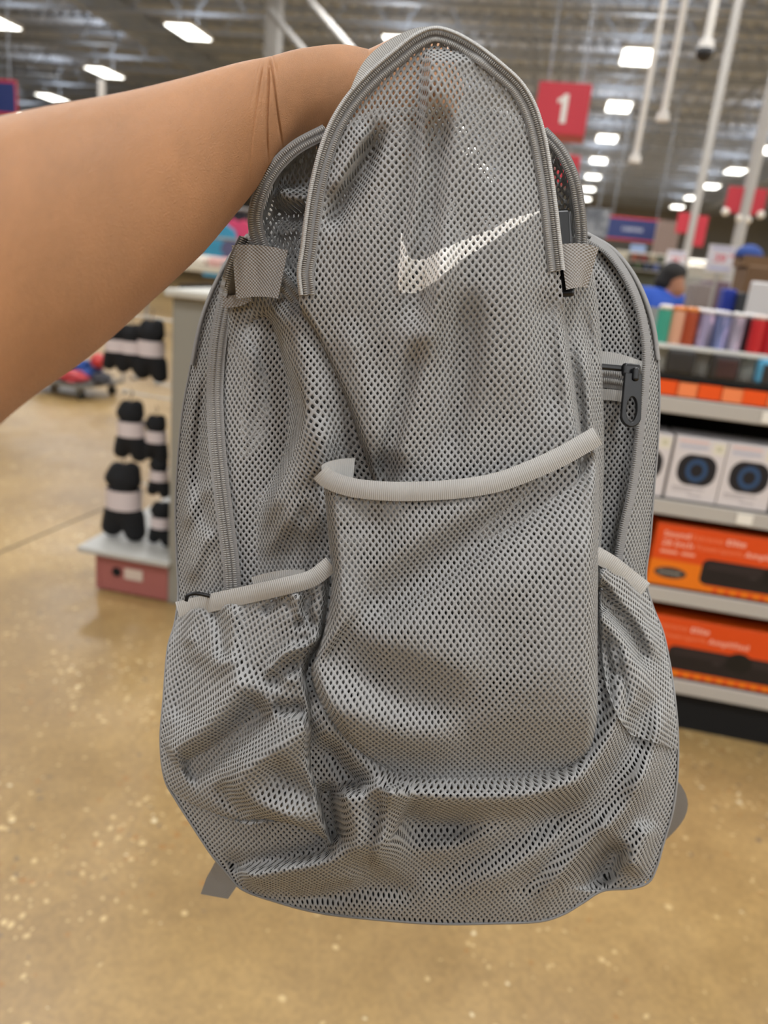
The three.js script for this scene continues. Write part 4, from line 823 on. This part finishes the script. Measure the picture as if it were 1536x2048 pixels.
function hMid(x, y) {
  const d = nearest(MIDOUT, x, y)[0], up = 1 - sstep(380, 640, y);
  const left = 1 - sstep(480, 700, x), base = hBaseMid(x, y);
  let h = lerp(base - 0.012, base, round(d, 20));
  if (y < 640) {
    if (inside(recessL, x, y)) h -= 0.016 * sstep(2, 26, nearest(archL, x, y)[0]);
    else if (inside(recessR, x, y)) h -= 0.02 * sstep(2, 22, nearest(archR, x, y)[0]);
  }
  return h + foldSum(foldsMid, x, y) * sstep(0, 26, d);
}
function hBaseMid(x, y) {
  const topH = 0.086, v = sstep(300, 700, y);
  const l = lerp(0.046, 0.076, sstep(440, 640, x)), r = lerp(0.076, 0.06, sstep(1080, 1200, x));
  return lerp(topH, Math.min(l, r), v);
}
part(backpack, 'front_compartment', cloth(MID_L, MID_R, 200, 260, hMid, -0.1), meshMat);

// front flap
const FLAP_L = [[868, 66], [836, 78], [790, 108], [738, 152], [694, 202], [664, 250], [645, 300], [628, 360], [616, 430], [607, 500], [600, 560], [600, 612], [640, 692], [690, 800], [722, 890], [745, 965], [760, 1100], [775, 1260], [790, 1420]];
const FLAP_R = [[868, 66], [905, 72], [950, 96], [1000, 132], [1040, 170], [1066, 214], [1084, 270], [1096, 340], [1106, 410], [1114, 480], [1122, 560], [1132, 640], [1148, 750], [1160, 840], [1172, 930], [1182, 1050], [1186, 1180], [1186, 1300], [1180, 1420]];
const FLAPOUT_L = sample(FLAP_L.slice(10), 40), FLAPOUT_R = sample(FLAP_R.slice(10), 40);
const foldsFlap = prepare([
  [[[866, 90], [852, 250], [832, 420], [806, 560], [796, 660]], 7, 70, 12, 0.05, 0.3],
  [[[884, 180], [866, 380], [846, 540], [830, 680]], -9, 20, 42, 0.2, 0.2],
  [[[772, 240], [730, 330], [690, 400], [650, 470]], -8, 15, 18, 0.25, 0.25],
  [[[740, 240], [700, 320], [660, 400]], 4, 18, 16],
  [[[900, 420], [880, 560], [850, 700], [810, 840], [785, 950]], 6, 24, 30, 0.25, 0.1],
  [[[850, 660], [815, 780], [780, 900], [762, 980]], -8, 22, 20, 0.25, 0.05],
  [[[690, 620], [710, 720], [740, 830], [752, 940]], 4, 30, 30],
  [[[940, 560], [930, 700], [910, 850], [880, 960]], -5, 26, 26],
  [[[1030, 300], [1020, 480], [1010, 680], [1000, 860]], 4, 60, 60],
  [[[1090, 560], [1100, 700], [1110, 860]], -4, 24, 24],
]);
function hFlap(x, y) {
  const free = 0.094 + 0.010 * sstep(640, 900, x) * (1 - sstep(1000, 1130, x)), low = sstep(560, 760, y);
  const base = lerp(free, 0.086 + 0.012 * sstep(640, 860, x), low);
  let roll = 1;
  if (y > 600) { roll = Math.min(round(nearest(FLAPOUT_L, x, y)[0], 16), round(nearest(FLAPOUT_R, x, y)[0], 22)); roll = lerp(1, roll, sstep(600, 660, y)); }
  return lerp(hBaseMid(x, y) - 0.004, base, roll) + foldSum(foldsFlap, x, y) * sstep(20, 90, y - 40) - 0.01 * sstep(1000, 1300, y);
}
const flapGeo = cloth(FLAP_L, FLAP_R, 170, 330, hFlap, 0.05);
const flapMat = meshMat.clone();
{
  // the white emblem is printed on the cloth: drawn in the cloth's own metres
  const uv = flapGeo.userData.uv, pix = flapGeo.userData.pix;
  let u0 = 1e9, u1 = -1e9, v0 = 1e9, v1 = -1e9;
  for (let i = 0; i < uv.length; i += 2) { u0 = Math.min(u0, uv[i]); u1 = Math.max(u1, uv[i]); v0 = Math.min(v0, uv[i + 1]); v1 = Math.max(v1, uv[i + 1]); }
  const onCloth = ([x, y]) => { let b = 1e9, k = 0; for (let i = 0; i < pix.length; i++) { const q = (pix[i][0] - x) ** 2 + (pix[i][1] - y) ** 2; if (q < b) { b = q; k = i; } } return [uv[k * 2], uv[k * 2 + 1]]; };
  const mark = [[1092, 418], [1055, 428], [1022, 438], [976, 461], [929, 479], [888, 497], [858, 513], [832, 521], [816, 511], [808, 492], [804, 462], [800, 500], [797, 540], [798, 583], [820, 586], [840, 581], [866, 566], [888, 549], [932, 515], [976, 489], [1022, 457], [1060, 437]];
  const dense = sample([...mark, mark[0]], 90).map(onCloth);
  const map = canvasTex(1024, 2048, (g, w, h) => {
    g.fillStyle = '#a9a9a8'; g.fillRect(0, 0, w, h);
    g.fillStyle = '#fbfbf8'; g.beginPath();
    dense.forEach(([u, v], i) => g[i ? 'lineTo' : 'moveTo']((u - u0) / (u1 - u0) * w, (1 - (v - v0) / (v1 - v0)) * h));
    g.fill();
    // worn flecks of a lighter print above the emblem
    for (const [x, y] of [[925, 305], [932, 300], [945, 330], [958, 336], [963, 333], [982, 362], [985, 384]]) { const [u, v] = onCloth([x, y]); g.beginPath(); g.arc((u - u0) / (u1 - u0) * w, (1 - (v - v0) / (v1 - v0)) * h, 2.2, 0, 7); g.fill(); }
  });
  const uv1 = new Float32Array(uv.length);
  for (let i = 0; i < uv.length; i += 2) { uv1[i] = (uv[i] - u0) / (u1 - u0); uv1[i + 1] = (uv[i + 1] - v0) / (v1 - v0); }
  flapGeo.setAttribute('uv1', new THREE.BufferAttribute(uv1, 2));
  map.channel = 1; flapMat.map = map; flapMat.color.set(0xffffff);
}
part(backpack, 'front_flap', flapGeo, flapMat, 'grey mesh front flap with a white curved swish emblem');

// front pocket
const POC_L = [[642, 935], [650, 1000], [658, 1090], [663, 1160], [652, 1245], [634, 1305], [622, 1340], [640, 1410], [680, 1476], [732, 1532], [790, 1568], [880, 1580]];
const POC_R = [[1194, 858], [1197, 930], [1197, 1050], [1196, 1180], [1195, 1300], [1196, 1390], [1194, 1450], [1180, 1505], [1140, 1545], [1080, 1566], [990, 1577], [880, 1580]];
const POC_TOP = [[642, 935], [700, 958], [770, 967], [850, 967], [930, 961], [1000, 948], [1060, 926], [1120, 899], [1165, 876], [1194, 858]];
const pocTop = sample(POC_TOP, 60);
const topY = (x) => { for (let i = 1; i < pocTop.length; i++) if (pocTop[i][0] >= x) { const a = pocTop[i - 1], b = pocTop[i]; return lerp(a[1], b[1], clamp((x - a[0]) / (b[0] - a[0] || 1))); } return pocTop[60][1]; };
const pocL = sample(POC_L, 60), pocR = sample(POC_R, 60);
const foldsPocket = prepare([
  [[[1190, 905], [1080, 990], [960, 1080], [820, 1175], [690, 1255]], -8, 34, 56, 0.02, 0.15],
  [[[1120, 935], [980, 1005], [830, 1085], [700, 1190], [660, 1250]], 4, 34, 30, 0.1, 0.2],
  [[[690, 1010], [760, 1060], [740, 1140], [680, 1210]], -3, 40, 40],
  [[[690, 1300], [790, 1285], [880, 1310], [980, 1375]], 4, 60, 40],
  [[[650, 1290], [730, 1350], [820, 1400], [910, 1415], [1000, 1400]], -7, 60, 44, 0.05, 0.4],
  [[[640, 1370], [720, 1440], [820, 1475], [940, 1470]], 5, 44, 36],
  [[[1170, 1010], [1150, 1180], [1120, 1320], [1090, 1430]], 4, 70, 46],
  [[[1000, 1090], [1060, 1200], [1060, 1330], [1020, 1450]], 3, 70, 70],
]);
function hPocket(x, y) {
  const dl = nearest(pocL, x, y)[0], dr = nearest(pocR, x, y)[0];
  const dy = y - topY(x), belly = sstep(0, 300, dy) * (1 - sstep(1380, 1560, y));
  const base = 0.104 + 0.010 * belly - 0.018 * sstep(1420, 1575, y);
  const low = lerp(0.086, 0.07, sstep(1300, 1540, y));
  return lerp(low, base, Math.min(round(dl, 26), round(dr, 20))) + foldSum(foldsPocket, x, y) * sstep(0, 40, Math.min(dl, dr) + 8);
}
const sag = (x, y, s, t) => [x, y + (topY(x) - lerp(935, 858, s)) * Math.pow(1 - t, 2.2)];
const pocket = part(backpack, 'front_pocket', cloth(POC_L, POC_R, 150, 180, hPocket, -0.03, 260, sag), meshMat);
const bindH = (x, y) => { const q = clamp(x, 672, 1172); return Math.max(0.105, hPocket(q, Math.max(y, topY(q) + 2))); };
part(pocket, 'binding', ribbon([[640, 944], [656, 958], [700, 974], [770, 982], [850, 982], [930, 976], [1000, 963], [1060, 941], [1120, 914], [1165, 889], [1196, 871]], (t) => lerp(38, 40, t), bindH, 110, 0.0022, 0, 0.0012), bindMat, 'pale ribbed binding tape along the pocket top');
part(pocket, 'binding', ribbon([[643, 938], [664, 936], [685, 936], [708, 938]], (t) => lerp(10, 44, Math.sqrt(t)), (x, y, t) => lerp(0.106, 0.094, t ?? 0), 24, 0.001, 0), bindMat);

// side pockets
const SPL_L = [[356, 1222], [349, 1252], [337, 1292], [327, 1400], [321, 1487], [331, 1560], [350, 1588], [392, 1612], [440, 1634], [500, 1650]];
const SPL_R = [[664, 1142], [660, 1190], [653, 1240], [642, 1286], [622, 1318], [614, 1350], [627, 1400], [630, 1450], [624, 1510], [640, 1590], [655, 1650], [667, 1690]];
const splR = sample(SPL_R, 50), splL = sample(SPL_L, 50), SPL_BOT = sample([[350, 1588], [392, 1612], [470, 1640], [540, 1640], [610, 1662], [667, 1690]], 30);
const foldsSideL = prepare([
  // upper bulge with its gathered top and overhanging lower edge
  [[[560, 1180], [545, 1210], [520, 1230]], -4, 9, 9], [[[600, 1180], [590, 1212], [600, 1250]], 5, 10, 12], [[[575, 1190], [588, 1230], [612, 1262]], -5, 9, 8], [[[625, 1180], [612, 1220], [636, 1262]], -4, 9, 9],
  [[[470, 1190], [462, 1230], [458, 1300], [470, 1360]], 6, 16, 40],
  [[[420, 1200], [440, 1260], [446, 1330]], -6, 18, 12],
  [[[400, 1205], [385, 1250], [375, 1300]], 4, 14, 14],
  [[[655, 1268], [620, 1292], [575, 1305], [545, 1335], [530, 1365]], 15, 34, 9, 0.1, 0.2],
  [[[640, 1300], [600, 1325], [560, 1345], [540, 1385]], -11, 14, 24, 0.1, 0.3],
  // light ridge that runs down to the left corner
  [[[500, 1330], [450, 1410], [400, 1465], [335, 1510]], 8, 30, 22, 0.2, 0.05],
  [[[540, 1400], [480, 1460], [420, 1510], [360, 1545]], -10, 26, 30, 0.15, 0.1],
  [[[400, 1300], [370, 1380], [345, 1450]], -4, 24, 24],
  [[[615, 1410], [580, 1420], [540, 1410]], -6, 12, 12],
  [[[625, 1440], [570, 1490], [510, 1530], [440, 1570]], 9, 30, 24, 0.1, 0.3],
  [[[530, 1510], [560, 1550], [620, 1590], [650, 1620]], -6, 22, 22],
  [[[460, 1530], [480, 1580], [540, 1620], [620, 1660]], 6, 24, 18],
  [[[440, 1560], [455, 1600], [500, 1640]], -4, 16, 14],
]);
function hSideL(x, y) {
  const out = dOut(x, y), dr = nearest(splR, x, y)[0], db = nearest(SPL_BOT, x, y)[0];
  const base = hEdge(y) + 0.004 + lerp(0.068, 0.046, sstep(1200, 1480, y)) * prof(out, 250);
  let h = lerp(0.062, base, round(dr, 18));
  h = Math.min(h, base);
  h = lerp(hMain(x, y) + 0.002, h, round(db, 26));
  return h + foldSum(foldsSideL, x, y) * sstep(0, 30, Math.min(out, dr + 6));
}
const sideL = part(backpack, 'side_pocket', cloth(SPL_L, SPL_R, 110, 170, hSideL, 0.25, 260, (x, y, s, t) => [x, y + (14 * Math.sin(Math.PI * s)) * (t < 0.5 ? Math.pow(1 - t, 4) : 0) - 22 * Math.sin(Math.PI * s) * Math.pow(t, 6)]), meshMat);
const BIND_L = [[355, 1222], [420, 1206], [500, 1188], [570, 1172], [625, 1156], [662, 1128]];
part(sideL, 'binding', ribbon(BIND_L, (t) => lerp(37, 34, t), (x, y) => 0.022 + 0.07 * prof(dOut(x, Math.max(y, 1215)), 250), 80, 0.004, 0, 0.0015), bindMat, 'pale stretch binding across the left pocket');
part(sideL, 'hem', ribbon([[505, 1165], [560, 1152], [610, 1150]], 22, (x, y) => 0.018 + 0.07 * prof(dOut(x, 1215), 250), 30, 0.001), bindMat);

const SPR_L = [[1190, 1104], [1194, 1180], [1197, 1260], [1205, 1340], [1222, 1400], [1240, 1440], [1262, 1470]];
const SPR_R = [[1291, 1176], [1305, 1212], [1324, 1262], [1337, 1320], [1349, 1400], [1355, 1460], [1356, 1500]];
const sprL = sample(SPR_L, 40), sprR = sample(SPR_R, 40);
const foldsSideR = prepare([
  [[[1196, 1140], [1240, 1195], [1290, 1260], [1320, 1330]], 6, 14, 12, 0.05, 0.25],
  [[[1192, 1170], [1225, 1220], [1265, 1275], [1300, 1350]], -10, 14, 13, 0.05, 0.25],
  [[[1196, 1225], [1240, 1275], [1275, 1340], [1300, 1420]], 6, 16, 14, 0.05, 0.25],
  [[[1205, 1260], [1216, 1330], [1236, 1390]], -6, 8, 10],
  [[[1240, 1290], [1262, 1370], [1272, 1440]], 4, 14, 12],
  [[[1230, 1140], [1270, 1200], [1300, 1240]], 3, 10, 10],
]);
function hSideR(x, y) {
  const out = dOut(x, y), dl = nearest(sprL, x, y)[0];
  const base = hEdge(y) + 0.003 + lerp(0.048, 0.03, sstep(1180, 1440, y)) * prof(out, 150);
  return lerp(hMain(x, y) + 0.002, base, round(dl, 10) * (1 - sstep(1380, 1470, y))) + 0.003 + foldSum(foldsSideR, x, y) * sstep(0, 26, out);
}
const sideR = part(backpack, 'side_pocket', cloth(SPR_L, SPR_R, 60, 110, hSideR, -0.3), meshMat);
part(sideR, 'binding', ribbon([[1190, 1108], [1222, 1126], [1255, 1150], [1292, 1178]], (t) => lerp(34, 28, t), (x, y) => 0.025 + 0.048 * prof(dOut(x, Math.max(y, 1120)), 150), 50, 0.004, 0, 0.0015), bindMat, 'pale stretch binding across the right pocket');

part(backpack, 'edge_seam', ribbon([...OUT_L.slice(3), ...OUT_R.slice(3).reverse().slice(1)], 5, (x, y) => hEdge(y), 420, 0.0004, 0, 0.001), std(0x8d8d8d, 0.75, { side: THREE.DoubleSide }), 'thin bound seam round the edge');
// ---- zippers, piping and webbing
function zipper(pts, height, tapeW, offs, label, dark, off = 0) {
  const z = part(backpack, 'zipper', ribbon(pts, tapeW, height, 110, 0.0008, off), dark ? tapeMat : tapeMat, label);
  part(z, 'zipper_teeth', coils(pts, height, offs), dark ? coilDark : coilMat);
  return z;
}
const flapEdge = (x, y) => hFlap(x, y) + 0.0005;
const FLAP_ZIP = [[604, 590], [600, 545], [607, 495], [615, 430], [627, 360], [644, 296], [664, 246], [694, 197], [738, 148], [790, 104], [832, 72], [868, 58], [905, 66], [952, 92], [1002, 130], [1042, 168], [1068, 212], [1086, 270], [1099, 340], [1109, 410], [1117, 480], [1124, 540]];
const fz = zipper(FLAP_ZIP, flapEdge, 30, [7, 21], 'grey coil zipper round the open front flap', false, 13);
part(fz, 'piping', ribbon(FLAP_ZIP, 9, flapEdge, 140, 0.002, -2, 0.0014), bindMat);
part(fz, 'binding', ribbon([[704, 178], [738, 130], [788, 90], [836, 62], [864, 54]], (t) => 26 * Math.sin(Math.PI * clamp(t * 0.96 + 0.04)) + 3, (x, y) => hFlap(868, 90) - 0.004, 40, 0, 0), bindMat, 'pale ribbed binding on the flap peak');
const midH = (x, y) => hBaseMid(x, y) + 0.002;
zipper(ARCH_L, midH, 30, [-6, 7], 'grey coil zipper on the left rim of the opening');
zipper(ARCH_R, midH, 24, [-5, 6], 'grey coil zipper on the right rim of the opening');
zipper(ZIP_L, (x, y) => Math.max(hMain(x, y), x > 452 ? hMid(x, y) : 0) + 0.003, 34, [-6, 3, 9], 'closed grey zipper down the left side');
zipper(ZIP_R, (x, y) => hMain(x, y) + 0.004, 18, [4], 'closed grey zipper along the right side', true);
part(backpack, 'piping', ribbon([[1172, 468], [1224, 499], [1262, 544], [1290, 600], [1306, 655], [1315, 720]], 12, (x, y) => 0.02, 60, 0.002, 0, 0.003), tapeMat, 'grey piping round the right shoulder edge');
part(backpack, 'piping', ribbon([[497, 470], [462, 512], [428, 575], [402, 645], [384, 730]], 10, (x, y) => 0.022, 60, 0.002, 0, 0.003), tapeMat, 'grey piping round the left shoulder edge');

// zip pocket on the right with its black pull
{
  const hp = (x, y) => hMain(x, y) + 0.002;
  const z = part(backpack, 'pocket_zipper', ribbon([[1196, 752], [1230, 756], [1272, 766]], 44, hp, 24, 0.002), tapeMat, 'short sideways zipper of the small right pocket');
  part(z, 'zipper_teeth', coils([[1196, 746], [1230, 749], [1262, 757]], hp, [0, 14], 4.6, 0.0013, 0.004), coilMat);
  part(z, 'binding', ribbon([[1192, 714], [1235, 720], [1284, 736]], 26, hp, 24, 0.003), bindMat);
  part(z, 'binding', ribbon([[1196, 788], [1225, 790], [1254, 794]], 22, hp, 24, 0.003), bindMat);
  const pull = part(backpack, 'zipper_pull', merge([
    (() => { const sh = new THREE.Shape(); const w = 0.0062, top = 0.0145, bot = -0.013; sh.moveTo(-w * 0.85, top); sh.lineTo(w * 0.85, top); sh.lineTo(w, bot); sh.absarc(0, bot, w, 0, Math.PI, true); sh.lineTo(-w * 0.85, top);
      const ho = new THREE.Path(); ho.absellipse(0, -0.0085, 0.0043, 0.0088, 0, Math.PI * 2); sh.holes.push(ho);
      return new THREE.ExtrudeGeometry(sh, { depth: 0.0018, bevelEnabled: true, bevelSize: 0.0007, bevelThickness: 0.0007, bevelSegments: 2, curveSegments: 18 }); })(),
    rbox(0.013, 0.009, 0.005, 0.0024, 0.0, 0.0178, -0.002, 4), rbox(0.0045, 0.009, 0.004, 0.0018, 0.001, 0.0145, 0.0025, 4), rbox(0.02, 0.004, 0.003, 0.0014, -0.013, 0.019, -0.004, 4)]), blackPlastic, 'black zipper pull with an open oval end');
  pull.scale.setScalar(0.9); pull.position.copy(B(1262, 794, 0.05)); pull.quaternion.copy(camera.quaternion).multiply(new THREE.Quaternion().setFromEuler(new THREE.Euler(0, 0.15, -0.06)));
  const clip = part(backpack, 'zipper_slider', merge([rbox(0.012, 0.03, 0.006, 0.0025), rbox(0.009, 0.02, 0.004, 0.002, 0.001, -0.022, 0.001)]), blackPlastic, 'black slider at the right end of the open zipper');
  clip.position.copy(B(1122, 476, 0.083)); clip.quaternion.copy(camera.quaternion).multiply(new THREE.Quaternion().setFromEuler(new THREE.Euler(0, 0, 0.05)));
  const p2 = part(backpack, 'zipper_pull', tube([[372, 1202], [376, 1191], [390, 1187], [420, 1192]].map(([x, y]) => B(x, y, 0.055)), 0.0012, 24, 8), blackPlastic, 'black wire pull above the left side pocket');
}
// webbing loops
const web = (pts, w, hf, n, label) => part(backpack, 'webbing_loop', merge([ribbon(pts, w, hf, n, 0, 0), ribbon(pts, w, (x, y, t) => hf(x, y, t) - 0.0014, n, 0, 0)]), webMat, label);
web([[468, 544], [492, 542], [520, 542], [546, 545], [566, 549]], (t) => lerp(108, 98, t), (x, y, t) => lerp(0.068, 0.086, Math.sin(Math.min(1, (t ?? 0) * 1.3) * 1.57)), 40, 'grey woven webbing loop left of the flap');
web([[446, 604], [475, 601], [500, 590]], 24, (x, y, t) => 0.052 + 0.01 * (t ?? 0), 20);
web([[1126, 534], [1148, 531], [1168, 531], [1186, 536]], (t) => lerp(92, 84, t), (x, y, t) => 0.094 - 0.014 * Math.pow(t ?? 0, 2), 40, 'grey woven webbing loop right of the flap');

// strap ends hanging behind
{
  const flat = (rows, label) => {       // a strap from rows of [left px, right px, height]
    const pos = [], uv = [], idx = []; let run = 0;
    rows.forEach(([a, b, h], i) => { const p = B(a[0], a[1], h), q = B(b[0], b[1], h); if (i) run += 0.02; pos.push(p.x, p.y, p.z, q.x, q.y, q.z); uv.push(0, run, p.distanceTo(q), run); if (i) { const o = i * 2; idx.push(o - 2, o, o - 1, o - 1, o, o + 1); } });
    const g = new THREE.BufferGeometry(); g.setAttribute('position', new THREE.Float32BufferAttribute(pos, 3)); g.setAttribute('uv', new THREE.Float32BufferAttribute(uv, 2)); g.setIndex(idx); g.computeVertexNormals();
    const g2 = g.clone(); const nn = g2.attributes.normal, pp = g2.attributes.position; for (let i = 0; i < pp.count; i++) pp.setXYZ(i, pp.getX(i) - nn.getX(i) * 0.0015, pp.getY(i) - nn.getY(i) * 0.0015, pp.getZ(i) - nn.getZ(i) * 0.0015);
    part(backpack, 'strap', merge([g, g2]), strapMat, label);
  };
  flat([[[455, 1650], [520, 1640], -0.004], [[445, 1690], [510, 1690], -0.012], [[432, 1722], [490, 1740], -0.018], [[412, 1758], [474, 1772], -0.022], [[401, 1788], [456, 1798], -0.024]], 'dark grey strap end below the left corner');
  const arc = Array.from({ length: 17 }, (_, i) => { const t = i / 16, x = 1300 + 76 * Math.sin(Math.PI * Math.min(1, t * 1.02)), y = lerp(1512, 1712, t); return [[x - 8 - 40 * Math.sin(Math.PI * t), y + 8], [x, y - 2 * t], -0.012 - 0.05 * t]; });
  flat(arc, 'grey strap loop sticking out on the right');
}


shadows(scene);
renderer.render(scene, camera);
